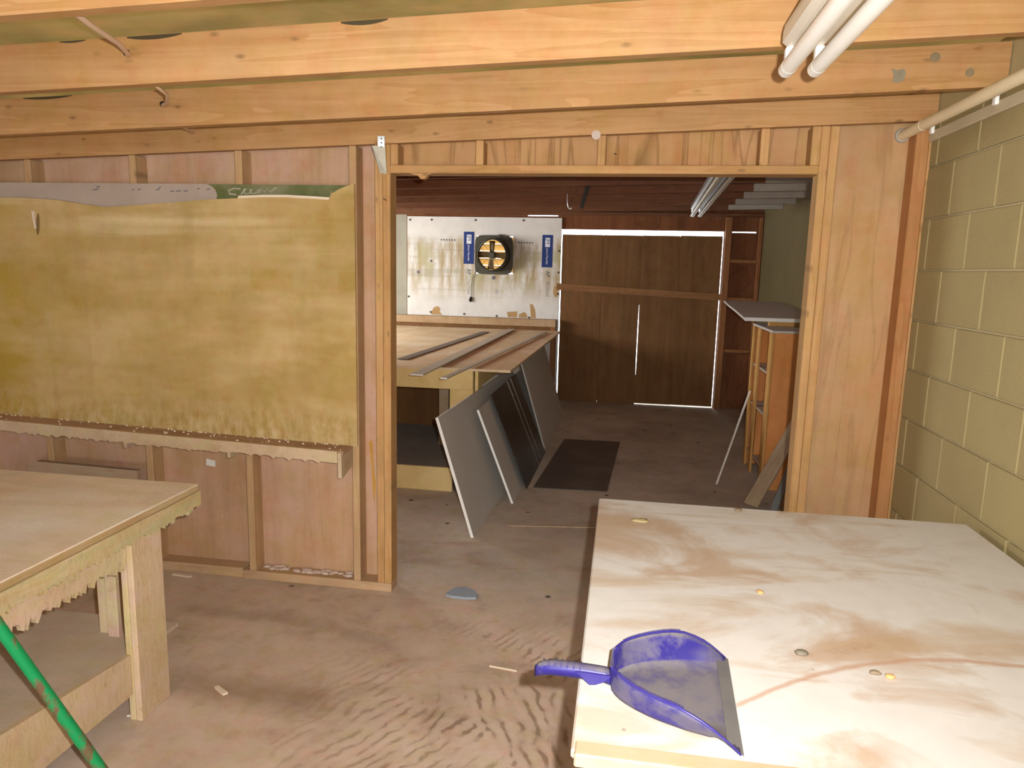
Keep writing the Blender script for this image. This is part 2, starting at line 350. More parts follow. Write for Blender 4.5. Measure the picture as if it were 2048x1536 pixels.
print_white_m = plain('print_white', (0.75, 0.77, 0.82), 0.6, 0.3, 0, 0.1)
kraft_m = plain('torn_kraft', (0.46, 0.29, 0.13), 0.85, 0.1, 0, 0.3)
cable_m = plain('cable_sheath', (0.72, 0.52, 0.38), 0.6, 0.3, 0, 0.2)
sack_m = plain('mauve_print_sheet', (0.42, 0.335, 0.28), 0.6, 0.3, 0, 0.7, 4, (0.32, 0.25, 0.20))
sack_green_m = plain('dark_green_print', (0.10, 0.115, 0.035), 0.6, 0.3, 0, 0.8, 7, (0.24, 0.22, 0.13))
sack_letter_m = plain('pale_lettering', (0.42, 0.38, 0.28), 0.6, 0.3, 0, 0.3, 9)
sticker_m = plain('white_sticker', (0.70, 0.68, 0.62), 0.6, 0.3, 0, 0.1)
ledger_m = wood('grey_weathered_board', (0.46, 0.36, 0.26), (0.40, 0.30, 0.20), 'x', 0.9, 0.3)
stone_m = plain('blue_grey_chip', (0.30, 0.34, 0.40), 0.8, 0.2, 0, 0.3, 20)
chip_m = plain('pale_chip', (0.72, 0.60, 0.46), 0.8, 0.2)
mat_dark_m = plain('dark_floor_sheet', (0.115, 0.095, 0.075), 0.8, 0.2, 0, 0.5, 4, (0.19, 0.16, 0.13))
lath_m = plain('grey_lath', (0.58, 0.52, 0.40), 0.7, 0.2, 0, 0.2)
lath_shade_m = plain('shadow_line_strip', (0.24, 0.20, 0.16), 0.7, 0.2, 0, 0.2)  # dark tone for a painted shadow line
whitepaint_m = plain('whitewash_on_joist', (0.36, 0.325, 0.275), 0.8, 0.2, 0, 0.4, 6)
leanwood_m = wood('weathered_plank', (0.46, 0.36, 0.25), (0.38, 0.28, 0.18), 'z', 0.2, 0.3)

def foam_mat():
    k = NT('stained_foam_facer')
    z = k.xyz(2); x = k.xyz(0)
    n = k.noise(k.coord((9, 1, 1.5), False), 1.0, 4, 0.6)
    n2 = k.noise(k.coord((3.5, 1, 3.5), False), 1.0, 4, 0.6)
    base = k.mix(k.ramp(n2, 0.4, 0.7), (0.72, 0.70, 0.66), (0.62, 0.60, 0.57))
    band = k.math('MULTIPLY', k.ramp(z, 0.42, 0.28), k.ramp(z, -0.42, -0.10))
    st = k.math('MULTIPLY', band, k.ramp(n, 0.40, 0.60))
    base = k.mix(k.math('MULTIPLY', st, 0.85), base, (0.36, 0.25, 0.10))
    g = k.math('MULTIPLY', band, k.ramp(n2, 0.50, 0.62))
    base = k.mix(k.math('MULTIPLY', g, 0.6), base, (0.42, 0.40, 0.20))
    h = k.noise(k.coord((0.5, 1, 16), False), 1.0, 2)
    hl = k.math('MULTIPLY', k.math('MULTIPLY', k.ramp(h, 0.55, 0.62), band), 0.35)
    base = k.mix(hl, base, (0.32, 0.30, 0.22))
    gx = k.math('ABSOLUTE', k.math('SUBTRACT', k.math('FRACT', k.math('MULTIPLY', x, 9.0)), 0.5))
    base = k.mix(k.ramp(gx, 0.485, 0.5, 0, 0.25), base, (0.45, 0.46, 0.46))
    return k.done(base, 0.6, 0.3)
foam_m = foam_mat()

def louvre_mat():
    k = NT('tan_louvre_translucent')
    col = (0.62, 0.45, 0.20)
    k.b.inputs['Base Color'].default_value = (*col, 1); k.b.inputs['Roughness'].default_value = 0.5
    tr = k.node('BsdfTranslucent'); tr.inputs[0].default_value = (0.66, 0.49, 0.25, 1)
    mx = k.node('MixShader'); mx.inputs[0].default_value = 0.6
    out = k.n['Material Output']
    k.t.links.new(k.b.outputs[0], mx.inputs[1]); k.t.links.new(tr.outputs[0], mx.inputs[2]); k.t.links.new(mx.outputs[0], out.inputs[0])
    return k.m
louvre_m = louvre_mat()

# ---------------------------------------------------------------- mesh helpers
def link(name, me, mat=None, parent=None, loc=(0, 0, 0), rot=(0, 0, 0)):
    o = bpy.data.objects.new(name, me); C.objects.link(o)
    if mat is not None:
        me.materials.clear(); me.materials.append(mat)
    o.location = loc; o.rotation_euler = rot
    if parent is not None: o.parent = parent
    return o
def tag(o, label=None, cat=None, group=None, kind=None):
    if label: o['label'] = label
    if cat: o['category'] = cat
    if group: o['group'] = group
    if kind: o['kind'] = kind
    return o
def empty(name, loc=(0, 0, 0), rot=(0, 0, 0)):
    o = bpy.data.objects.new(name, None); C.objects.link(o); o.location = loc; o.rotation_euler = rot; o.empty_display_size = 0.1
    return o
def bm_box(bm, sx, sy, sz, c=(0, 0, 0), bev=0.0):
    r = bmesh.ops.create_cube(bm, size=1.0)
    for v in r['verts']:
        v.co = Vector((v.co.x * sx + c[0], v.co.y * sy + c[1], v.co.z * sz + c[2]))
    if bev > 0:
        es = list({e for v in r['verts'] for e in v.link_edges})
        bmesh.ops.bevel(bm, geom=es, offset=min(bev, sx / 3, sy / 3, sz / 3), segments=1, affect='EDGES')
def to_mesh(bm, name, smooth=False):
    me = bpy.data.meshes.new(name)
    bmesh.ops.recalc_face_normals(bm, faces=bm.faces)
    bm.to_mesh(me); bm.free()
    if smooth:
        for p in me.polygons: p.use_smooth = True
    return me
def box(name, x0, x1, y0, y1, z0, z1, mat, parent=None, rot=(0, 0, 0), bev=0.003, off=(0, 0, 0)):
    """box by its extents; its own origin is its centre (parent empties stay unrotated)"""
    bm = bmesh.new(); bm_box(bm, x1 - x0, y1 - y0, z1 - z0, bev=bev)
    p = parent.location if parent is not None else Vector((0, 0, 0))
    return link(name, to_mesh(bm, name), mat, parent, Vector(((x0 + x1) / 2, (y0 + y1) / 2, (z0 + z1) / 2)) - p, rot)
def prism(name, pts, axis, a, b, mat, parent=None, loc=None):
    """polygon pts extruded between a and b along axis ('y': pts are (x,z); 'x': (y,z); 'z': (x,y)); world coordinates"""
    bm = bmesh.new()
    def P(u, v, w_): return {'y': (u, w_, v), 'x': (w_, u, v), 'z': (u, v, w_)}[axis]
    o = Vector(loc) if loc is not None else sum((Vector(P(u, v, (a + b) / 2)) for u, v in pts), Vector()) / len(pts)
    A = [bm.verts.new(Vector(P(u, v, a)) - o) for u, v in pts]; B = [bm.verts.new(Vector(P(u, v, b)) - o) for u, v in pts]
    n = len(pts)
    bm.faces.new(A); bm.faces.new(B[::-1])
    for i in range(n): bm.faces.new((A[i], B[i], B[(i + 1) % n], A[(i + 1) % n]))
    me = to_mesh(bm, name)
    return link(name, me, mat, parent, o - (parent.location if parent is not None else Vector()))
def tube(bm, pts, r, seg=10, closed=True):
    pts = [Vector(p) for p in pts]; rings = []
    n = len(pts)
    for i, p in enumerate(pts):
        d = (pts[min(i + 1, n - 1)] - pts[max(i - 1, 0)]).normalized()
        u = d.orthogonal().normalized() if i == 0 else (rings_u - d * rings_u.dot(d)).normalized()
        rings_u = u; v = d.cross(u)
        rr = r[i] if isinstance(r, (list, tuple)) else r
        rings.append([bm.verts.new(p + (u * math.cos(t) + v * math.sin(t)) * rr) for t in (2 * PI * k / seg for k in range(seg))])
    for a, b in zip(rings, rings[1:]):
        for k in range(seg): bm.faces.new((a[k], a[(k + 1) % seg], b[(k + 1) % seg], b[k]))
    for ring in (rings[0][::-1], rings[-1]): bm.faces.new([bm.verts.new(v.co) for v in ring])
def rod(name, pts, r, mat, parent=None, seg=12, loc=None):
    o = Vector(loc) if loc is not None else sum((Vector(p) for p in pts), Vector()) / len(pts)
    bm = bmesh.new(); tube(bm, [Vector(p) - o for p in pts], r, seg)
    return link(name, to_mesh(bm, name, True), mat, parent, o - (parent.location if parent is not None else Vector()))
def bar(name, a, b, w_, t, mat, parent=None, side=(0, 1, 0), bev=0.002):
    """straight board from a to b; w_ across 'side', t the other way"""
    a, b = Vector(a), Vector(b); d = (b - a); L = d.length; zx = d.normalized()
    s = (Vector(side) - zx * zx.dot(Vector(side))).normalized(); u = zx.cross(s)
    bm = bmesh.new(); bm_box(bm, w_, t, L, bev=bev)
    R = Matrix((s, u, zx)).transposed()
    c = (a + b) / 2
    return link(name, to_mesh(bm, name), mat, parent, c - (parent.location if parent is not None else Vector()), R.to_euler())
def ragged(name, axis, a, b, fixed0, fixed1, ztop, zbot, jag, mat, parent, step=0.012, slope=0.0, seed=1):
    """board with a ragged lower edge hung with paint and dust: runs along axis from a to b"""
    rnd = random.Random(seed); n = max(4, int(abs(b - a) / step)); low = []; drift = 0
    for i in range(n + 1):
        t = i / n; drift = drift * 0.8 + rnd.uniform(-1, 1) * 0.3
        low.append((a + (b - a) * t, zbot + slope * (b - a) * t - jag * (0.35 * drift + rnd.random() ** 3)))
    pts = [(b, ztop + slope * (b - a)), (a, ztop)] + low
    # build as quad strip so the ragged polygon stays well formed
    bm = bmesh.new(); c = Vector(((a + b) / 2, 0, (ztop + zbot) / 2))
    def P(u, w_, z): return (Vector((u, w_, z)) if axis == 'x' else Vector((w_, u, z)))
    o = P((a + b) / 2, (fixed0 + fixed1) / 2, (ztop + zbot) / 2)
    cols = []
    for u, z in low:
        zt = ztop + slope * (u - a)
        cols.append([bm.verts.new(P(u, f, zz) - o) for f in (fixed0, fixed1) for zz in (zt, z)])
    for p, q in zip(cols, cols[1:]):
        bm.faces.new((p[0], p[1], q[1], q[0])); bm.faces.new((p[2], q[2], q[3], p[3]))
        bm.faces.new((p[0], q[0], q[2], p[2])); bm.faces.new((p[1], p[3], q[3], q[1]))
    for p in (cols[0], cols[-1]): bm.faces.new((p[0], p[2], p[3], p[1]))
    return link(name, to_mesh(bm, name), mat, parent, o - (parent.location if parent is not None else Vector()))
def text(name, body, size, mat, parent, loc, rot, align='LEFT'):
    cu = bpy.data.curves.new(name, 'FONT'); cu.body = body; cu.size = size; cu.align_x = align; cu.extrude = 0.0006
    cu.materials.append(mat)
    tmp = bpy.data.objects.new(name, cu); me = bpy.data.meshes.new_from_object(tmp); bpy.data.objects.remove(tmp); bpy.data.curves.remove(cu)
    me.materials.clear(); me.materials.append(mat); o = bpy.data.objects.new(name, me); C.objects.link(o); o.parent = parent
    o.location = Vector(loc) - (parent.location if parent is not None else Vector()); o.rotation_euler = rot
    return o

# ================================================================ SETTING
def zb(x): return 2.228 + (x - 1.2) * 0.0358            # underside of the near joists
def zf(x): return 2.262 + (x - 1.0) * 0.022             # underside of the far joists
floor = box('floor', -4.6, 1.8, -3.1, 9.0, -0.12, 0.0, floor_m, None, bev=0)
floor.location.z = -0.06
tag(floor, 'dusty brown concrete floor swept with broom marks', 'floor', kind='structure')
# object coords of the floor are used as world coords in its material
fm = floor.data
for v in fm.vertices: v.co += Vector((-1.4, 2.95, 0))
floor.location = (0, 0, -0.06)

# ---- ceiling with joists
ceil = empty('ceiling', (0, 0, 2.4)); tag(ceil, 'shed ceiling of pale pine joists under tan facing', 'ceiling', kind='structure')
def sheet_grid(name, x0, x1, y0, y1, zfun, nx, ny, mat, parent, thick=0.012):
    bm = bmesh.new(); V = [[bm.verts.new((x0 + (x1 - x0) * i / nx, y0 + (y1 - y0) * j / ny, zfun(x0 + (x1 - x0) * i / nx, y0 + (y1 - y0) * j / ny) - 2.4)) for j in range(ny + 1)] for i in range(nx + 1)]
    for i in range(nx):
        for j in range(ny): bm.faces.new((V[i][j], V[i][j + 1], V[i + 1][j + 1], V[i + 1][j]))
    r = bmesh.ops.solidify(bm, geom=bm.faces[:], thickness=-thick)
    return link(name, to_mesh(bm, name, True), mat, parent)
def wavy(x, y):
    b = zb(x) + 0.138
    return b + 0.010 + 0.010 * math.sin(x * 5.1 + y * 3) + 0.012 * max(0, math.sin(x * 2.3 + 1.0 + y * 1.7)) ** 2
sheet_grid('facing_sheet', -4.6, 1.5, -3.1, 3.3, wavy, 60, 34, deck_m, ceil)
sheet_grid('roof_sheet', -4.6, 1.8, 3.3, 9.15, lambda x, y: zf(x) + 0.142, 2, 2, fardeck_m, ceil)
def joist(x0, x1, y, th, bot, h, mat, name='joist'):
    pts = [(x0, bot(x0)), (x1, bot(x1)), (x1, bot(x1) + h), (x0, bot(x0) + h)]
    return prism(name, pts, 'y', y, y + th, mat, ceil)
for i, y in enumerate((-2.40, -1.84, -1.28, -0.72, -0.16, 0.40, 0.95, 1.50, 2.075, 2.655, 3.185)):
    joist(-4.55, 1.2, y, 0.036, zb, 0.138, joist_m)
for i in range(8):
    y = 3.77 + 0.56 * i + 0.03
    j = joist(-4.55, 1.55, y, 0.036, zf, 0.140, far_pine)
    # pale whitewash where the wall sprayer reached the joist ends
    x0 = 0.93 + 0.012 * i
    p = prism('whitewashed_end', [(x0, zf(x0) - 0.0015), (1.549, zf(1.549) - 0.0015), (1.549, zf(1.549) + 0.139), (x0, zf(x0) + 0.139)], 'y', y - 0.0015, y + 0.0375, whitepaint_m, ceil)
    tag(p, 'joist end sprayed whitish grey')

# dark slips painted for the shaded gaps where the facing hangs off the joists
def gap_shade(x0, x1, y, h):
    n = 8; up = [(x0 + (x1 - x0) * i / n, zb(x0) + 0.137 + (x1 - x0) * i / n * 0.0358) for i in range(n + 1)]
    low = [(x, z - h * math.sin(PI * min(1, (i + 0.6) / (n + 1))) ** 0.7) for i, (x, z) in enumerate(up)]
    t = prism('gap_shade_slip', up + low[::-1][0:], 'y', y - 0.0015, y - 0.0005, gap_shade_m, ceil); return t
gap_shade_m = plain('gap_shade_dark', (0.07, 0.055, 0.03), 0.9, 0.1)
for a in ((-1.52, -1.34, 2.075, 0.012), (-0.84, -0.70, 2.075, 0.013), (-2.42, -2.20, 2.655, 0.010), (-1.75, -1.66, 2.075, 0.006)): gap_shade(*a)

# ---- right-hand block wall
wr = box('wall_right', 1.204, 1.45, -3.1, 3.29, 0, 2.40, mortar_m, None, bev=0)
tag(wr, 'painted olive concrete block wall on the right', 'wall', kind='structure')
RH, BL = 0.2045, 0.34
bm = bmesh.new(); bm_box(bm, 0.012, BL - 0.007, RH - 0.007, bev=0.003); bmesh_block = to_mesh(bm, 'block')
bmesh_block.materials.append(block_m)
for k in range(12):
    y0 = 2.79 if k % 2 == 0 else 2.625
    for j in range(-2, 8):
        ya, yb = y0 - BL * (j + 1) + BL * 0, y0 - BL * j
        if ya < 0.3 or ya > 3.25: continue
        z = (k + 0.5) * RH
        if k == 11: continue
        if yb > 3.29:
            bm = bmesh.new(); bm_box(bm, 0.012, 3.288 - ya - 0.0035, RH - 0.007, bev=0.003); me = to_mesh(bm, 'block_cut'); me.materials.append(block_m)
            b = link('block', me, None, wr, Vector((1.200, (ya + 0.0035 + 3.288) / 2, z)) - wr.location)
        else:
            b = link('block', bmesh_block, None, wr, Vector((1.200, (ya + yb) / 2, z)) - wr.location)
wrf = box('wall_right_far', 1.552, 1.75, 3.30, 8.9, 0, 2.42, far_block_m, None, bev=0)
tag(wrf, 'block wall of the back room, its shade put into the colour', 'wall', kind='structure')
wj = box('wall_right_return', 1.21, 1.75, 3.292, 3.299, 0, 2.42, far_block_m, None, bev=0)
tag(wj, 'short return where the block wall steps back behind the partition', 'wall', kind='structure')

# ---- left and rear walls (out of the picture); their openings are added for the fill lights
wl = empty('wall_left', (-4.55, 0, 0)); tag(wl, 'plywood left wall with an opening added for the back room fill light', 'wall', kind='structure')
for (a, b, c, d) in ((-3.1, 5.4, 0, 2.4), (5.4, 7.6, 0, 1.1), (5.4, 7.6, 2.1, 2.4), (7.6, 8.9, 0, 2.4)):
    box('sheathing', -4.65, -4.55, a, b, c, d, ply_back, wl, bev=0)
wq = empty('wall_rear', (0, -3.05, 0)); tag(wq, 'rear wall with a wide opening added for the fill light behind the viewer', 'wall', kind='structure')
for (a, b, c, d) in ((-4.6, -2.3, 0, 2.4), (0.5, 1.3, 0, 2.4), (-2.3, 0.5, 2.15, 2.4)):
    box('sheathing', a, b, -3.1, -3.0, c, d, ply_back, wq, bev=0)

# ---- stud partition with the wide doorway
wp = empty('wall_partition', (-0.15, 3.2, 0)); tag(wp, 'open stud partition of pine with a wide doorway', 'wall', kind='structure')
F, Bk = 3.2, 3.289
def stud(x0, x1, z0, z1, mat=None, f=F): return box('stud', x0, x1, f, Bk, z0, z1, mat or pine['z'], wp)
LX, RX, HZ = -1.073, 0.772, 2.020
stud(LX - 0.036, LX, 0.045, zb(LX)); stud(LX - 0.073, LX - 0.037, 0.045, zb(LX) )
stud(RX, RX + 0.034, 0.0, zb(RX)); stud(RX + 0.035, RX + 0.070, 0.0, zb(RX))
pine_dusty = wood('dusty_stud', (0.52, 0.345, 0.19), (0.43, 0.265, 0.14), 'z', 0.5, 0.3)
for x in (-1.252, -1.812, -2.36, -2.93, -3.49, -4.05): stud(x - 0.018, x + 0.018, 0.045, zb(x), pine_dusty)
stud(1.137, 1.186, 0, zb(1.14), red_pine)
box('header_plate', LX, RX, F, Bk, HZ, HZ + 0.036, pine['x'], wp)
for x in (LX + 0.019, -0.661, -0.124, 0.551, RX - 0.018):
    box('cripple', x - 0.018, x + 0.018, F + 0.001, Bk, HZ + 0.036, zb(x), pine['z'], wp)
plate_m = wood('dusty_plate', (0.54, 0.37, 0.23), (0.46, 0.30, 0.18), 'x', 0.4, 0.3)
box('bottom_plate', -1.868, LX, F - 0.002, Bk, 0, 0.045, plate_m, wp)
box('bottom_plate', -4.5, -1.872, F + 0.004, Bk, 0, 0.052, plate_m, wp)
# plywood nailed on the far side of the studs
box('plywood_sheet', -4.5, LX - 0.004, Bk, Bk + 0.012, 0.0, 2.33, ply_back, wp, bev=0)
box('plywood_sheet', LX - 0.003, RX + 0.002, Bk, Bk + 0.012, HZ, 2.36, ply_head, wp, bev=0)
box('plywood_sheet', RX + 0.003, 1.2, Bk, Bk + 0.012, 0.0, 2.36, ply_head if False else ply('plywood_orange', (0.50, 0.305, 0.15), (0.44, 0.245, 0.105), 'z', (0.49, 0.32, 0.205), 0.5, 0.4), wp, bev=0)
box('edge_batten', 1.187, 1.199, F + 0.0, Bk, 0, zb(1.19) - 0.02, pine['z'], wp)
sp0 = prism('sap_streak', [(-1.217, 0.74), (-1.2, 0.75), (-1.192, 0.61), (-1.182, 0.53), (-1.19, 0.42), (-1.198, 0.5), (-1.204, 0.63)], 'y', Bk - 0.0012, Bk - 0.0002, plain('amber_stain', (0.46, 0.24, 0.04), 0.6, 0.3, 0, 0.4, 20), wp); tag(sp0, 'amber drip stain')
bm = bmesh.new(); rnd = random.Random(9)
for i in range(80):
    t = rnd.random(); x_ = -1.77 + 0.46 * t; r_ = rnd.uniform(0.006, 0.016)
    bmesh.ops.create_icosphere(bm, subdivisions=1, radius=1.0, matrix=Matrix.Translation(Vector((x_, rnd.uniform(3.235, 3.28), 0.046)) - wp.location) @ Matrix.Diagonal((r_ * 1.6, r_ * 0.8, r_ * 0.7, 1)))
dst = link('plaster_dust', to_mesh(bm, 'plaster_dust', True), plain('pale_dust', (0.56, 0.44, 0.37), 0.9, 0.1), wp); dst['kind'] = 'stuff'
rod('washer', [(-0.150, 3.1835, 2.178), (-0.150, 3.1845, 2.178)], [0.019, 0.020], plain('pale_washer', (0.52, 0.42, 0.36)), wp, 16)
tag(prism('paper_scrap', [(0.84, 2.289), (0.86, 2.283), (0.88, 2.287), (0.888, 2.273), (0.881, 2.249), (0.865, 2.243), (0.847, 2.247), (0.851, 2.267)], 'y', 2.6535, 2.6545, plain('grey_scrap', (0.26, 0.22, 0.15), 0.8, 0.2, 0, 0.5, 30), ceil), 'grey torn paper scrap')
for x_, z_, r_ in ((0.972, 2.321, 0.016), (1.083, 2.272, 0.014)): tag(rod('round_stain', [(x_, 2.6538, z_), (x_, 2.6546, z_)], [r_, r_], plain('grey_knot', (0.25, 0.19, 0.11), 0.8, 0.2, 0, 0.5, 40), ceil, 14), 'grey round stain')
# drip left on the header underside, bent nails, washer
rod('nail', [(-1.104, 3.2, 1.908), (-1.095, 3.188, 1.903), (-1.085, 3.180, 1.897)], 0.0018, dark_m, wp, 6)
rod('nail', [(-0.07, 3.202, 2.105), (-0.06, 3.188, 2.10)], 0.0018, dark_m, wp, 6)
prism('hardened_drip', [(-0.985, HZ), (-0.88, HZ), (-0.90, HZ - 0.006), (-0.915, HZ - 0.022), (-0.932, HZ - 0.024), (-0.95, HZ - 0.007)], 'y', 3.215, 3.25, pine['x'], wp)

# ---- far wall with fan opening and plank door
wb = empty('wall_back', (-1.5, 8.76, 0)); tag(wb, 'far wooden wall of the back room', 'wall', kind='structure')
Y0, Y1 = 8.76, 8.80
FX0, FX1, FZ0, FZ1 = -1.835, -1.365, 1.545, 2.005
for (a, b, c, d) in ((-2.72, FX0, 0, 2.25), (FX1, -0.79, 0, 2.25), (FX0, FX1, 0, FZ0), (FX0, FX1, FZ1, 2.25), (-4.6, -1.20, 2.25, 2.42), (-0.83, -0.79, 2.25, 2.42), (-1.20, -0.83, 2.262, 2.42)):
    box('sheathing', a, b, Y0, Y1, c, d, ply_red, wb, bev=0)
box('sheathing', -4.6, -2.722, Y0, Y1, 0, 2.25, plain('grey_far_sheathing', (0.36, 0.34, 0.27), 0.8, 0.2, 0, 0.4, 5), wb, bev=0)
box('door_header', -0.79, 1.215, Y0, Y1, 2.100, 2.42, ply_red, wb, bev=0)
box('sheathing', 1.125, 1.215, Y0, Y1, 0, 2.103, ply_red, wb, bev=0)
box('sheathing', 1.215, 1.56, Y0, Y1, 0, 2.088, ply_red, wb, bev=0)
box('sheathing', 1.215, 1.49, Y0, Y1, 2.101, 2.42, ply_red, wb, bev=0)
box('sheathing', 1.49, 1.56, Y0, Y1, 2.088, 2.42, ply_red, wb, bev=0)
wt = empty('trim_1', (1.3, 8.7, 0)); tag(wt, 'dark stud framing beside the plank door of the back room', 'trim', kind='structure')
for a, b in ((1.13, 1.20), (1.505, 1.545)): box('stud', a, b, 8.68, Y0 - 0.021, 0, 2.26, far_stud, wt)
for a, b, z in ((1.20, 1.505, 1.74), (1.20, 1.505, 0.69), (1.20, 1.505, 1.30)): box('blocking', a + 0.001, b - 0.001, 8.69, Y0 - 0.021, z, z + 0.038, far_stud, wt)
box('top_plate', -4.5, 1.55, 8.66, Y0 - 0.021, 2.263, 2.30, far_pine, wt)

door = empty('door_1', (0.17, 8.75, 0)); tag(door, 'dark brown plank double door with daylight around its edges', 'door', kind='structure')
def leaf(a, b, z0, z1, notch=None):
    if notch is None: return box('plank', a, b, 8.745, 8.765, z0, z1, ply_dark, door, bev=0.002)
    s, n = notch
    e = b if s > 0 else a; o = a if s > 0 else b
    pts = [(o, z0), (e, z0), (e, 0.38), (e - s * n, 0.55), (e - s * n, 1.0), (e, 1.20), (e, z1), (o, z1)]
    return prism('plank', pts, 'y', 8.745, 8.765, ply_dark, door)
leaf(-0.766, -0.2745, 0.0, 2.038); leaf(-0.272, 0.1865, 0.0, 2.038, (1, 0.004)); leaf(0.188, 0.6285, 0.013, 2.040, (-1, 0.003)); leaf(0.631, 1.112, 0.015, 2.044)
for x in (-0.273, 0.187, 0.630): box('cover_strip', x - 0.012, x + 0.012, 8.766, 8.772, 0.02, 0.36 if x == 0.187 else 2.03, ply_dark, door, bev=0)
box('cover_strip', 0.175, 0.199, 8.766, 8.772, 1.22, 2.03, ply_dark, door, bev=0)
prism('door_brace', [(-0.815, 1.372), (1.19, 1.297), (1.19, 1.372), (-0.815, 1.452)], 'y', 8.705, 8.744, wood('brace_pine', (0.30, 0.15, 0.06), (0.22, 0.10, 0.04), 'x', 0.4, 0.2), door)

# ================================================================ THINGS ON THE PARTITION
# sprayed plywood panel with its torn, scooped top edge
Pn = 3.192
cont = [(-3.40, 1.897), (-3.075, 1.894), (-2.908, 1.893), (-2.757, 1.885), (-2.622, 1.867), (-2.501, 1.854), (-2.394, 1.860), (-2.182, 1.876), (-1.949, 1.894), (-1.80, 1.901), (-1.672, 1.906), (-1.56, 1.907), (-1.499, 1.904), (-1.42, 1.901), (-1.353, 1.897), (-1.343, 1.924), (-1.325, 1.936), (-1.304, 1.946), (-1.272, 1.958), (-1.235, 1.967)]
bm = bmesh.new(); po = Vector((-2.30, 3.185, 1.36)); rows = []
def pbot(x): return 0.742 + (-1.23 - x) * 0.0275
for x, zt in cont:
    zs = [pbot(x) + (zt - pbot(x)) * t for t in (0, 0.5, 0.93, 1.0)]
    # the torn lip curls off the studs
    rows.append([bm.verts.new(Vector((x, 3.186 - (0.0, 0.0, 0.003, 0.012)[i] * (1 if -1.9 < x < -1.33 else 0.3), z)) - po) for i, z in enumerate(zs)])
for p, q in zip(rows, rows[1:]):
    for i in range(3): bm.faces.new((p[i], q[i], q[i + 1], p[i + 1]))
bmesh.ops.recalc_face_normals(bm, faces=bm.faces)
bmesh.ops.solidify(bm, geom=bm.faces[:], thickness=0.008)
panel = link('plywood_panel', to_mesh(bm, 'plywood_panel'), yellow_m, None, po)
tag(panel, 'large yellowed plywood panel coated in overspray above the wall shelf', 'panel')
pl = prism('torn_edge', [(x, z - 0.001) for x, z in cont[9:16]] + [(x + 0.004, z + 0.010) for x, z in reversed(cont[9:16])], 'y', 3.164, 3.176, chip_m, panel)
tag(pl, 'pale splintered torn edge')
kh = bmesh.new(); bmesh.ops.create_uvsphere(kh, u_segments=12, v_segments=6, radius=1.0)
for v in kh.verts: v.co = Vector((v.co.x * 0.010 + 0.006 * v.co.z, v.co.y * 0.006, v.co.z * 0.055))
k_ = link('split_knot', to_mesh(kh, 'split_knot', True), plain('knot_brown', (0.20, 0.12, 0.05), 0.8, 0.1), panel, Vector((-2.872, 3.178, 1.768)) - po); tag(k_, 'dark split knot')
prism('splinter', [(-2.895, 1.83), (-2.886, 1.83), (-2.878, 1.75), (-2.886, 1.74)], 'y', 3.168, 3.178, chip_m, panel)

# printed sheet tucked behind the torn edge
sk = empty('printed_sack', (-2.1, 3.196, 1.90)); tag(sk, 'flattened printed sack tucked behind the panel, mauve with green end', 'sack')
prism('pale_face', [(-3.45, 1.55), (-1.935, 1.55), (-1.935, 1.875), (-1.925, 1.895), (-1.92, 1.915), (-1.928, 1.94), (-1.945, 1.955), (-1.97, 1.9665), (-3.45, 1.9685)], 'y', 3.1930, 3.1955, sack_m, sk)
g = prism('green_face', [(-1.98, 1.56), (-1.285, 1.56), (-1.285, 1.955), (-1.275, 1.965), (-1.98, 1.9665)], 'y', 3.1957, 3.1975, sack_green_m, sk); tag(g, 'dark green end with pale script')
def stroke(pts, w_, mat, y=3.1925):
    for (a, b) in zip(pts, pts[1:]): pass
    return rod('lettering', [(x, y, z) for x, z in pts], w_, mat, sk, 6)
stroke([(-1.80, 1.945), (-1.835, 1.948), (-1.862, 1.938), (-1.858, 1.922), (-1.82, 1.918)], 0.0045, sack_letter_m, 3.195)
stroke([(-1.80, 1.92), (-1.775, 1.945), (-1.77, 1.955), (-1.785, 1.94), (-1.78, 1.922), (-1.755, 1.926), (-1.742, 1.945), (-1.755, 1.944), (-1.748, 1.924), (-1.72, 1.928), (-1.708, 1.945)], 0.003, sack_letter_m, 3.195)
stroke([(-1.71, 1.925), (-1.695, 1.946), (-1.68, 1.93), (-1.665, 1.947), (-1.652, 1.93), (-1.63, 1.948), (-1.62, 1.953)], 0.003, sack_letter_m, 3.195)
for x, z, l in ((-2.55, 1.948, 0.02), (-2.57, 1.935, 0.03), (-2.36, 1.935, 0.01), (-2.33, 1.937, 0.015), (-2.22, 1.947, 0.012), (-2.235, 1.937, 0.02), (-2.16, 1.930, 0.02), (-2.13, 1.931, 0.025), (-2.09, 1.932, 0.02), (-2.02, 1.942, 0.012), (-1.97, 1.941, 0.016)):
    stroke([(x, z), (x + l * 0.5, z + 0.002), (x + l, z + 0.004)], 0.0022, ink_m, 3.1928)

# narrow wall shelf with caked lip
sh = empty('wall_shelf', (-2.3, 3.12, 0.74)); tag(sh, 'narrow wooden wall shelf caked with dust and paint under the yellow panel', 'shelf')
def shz(x): return 0.742 + (-1.23 - x) * 0.0275
prism('shelf_board', [(-3.45, shz(-3.45)), (-1.262, shz(-1.262)), (-1.262, shz(-1.262) - 0.018), (-3.45, shz(-3.45) - 0.018)], 'y', 3.068, 3.177, shelf_top_m, sh)
ragged('lip', 'x', -3.45, -1.285, 3.052, 3.067, shz(-3.45) + 0.002, shz(-3.45) - 0.050, 0.014, crust('crusted_lip', ((0.54, 0.40, 0.27), (0.50, 0.36, 0.23), (0.52, 0.41, 0.24), (0.50, 0.36, 0.29)), 4), sh, 0.016, -0.0275, 5)
prism('bracket', [(3.056, 0.738), (3.19, 0.742), (3.19, 0.64), (3.074, 0.612), (3.058, 0.615)], 'x', -1.284, -1.266, shelf_m, sh)
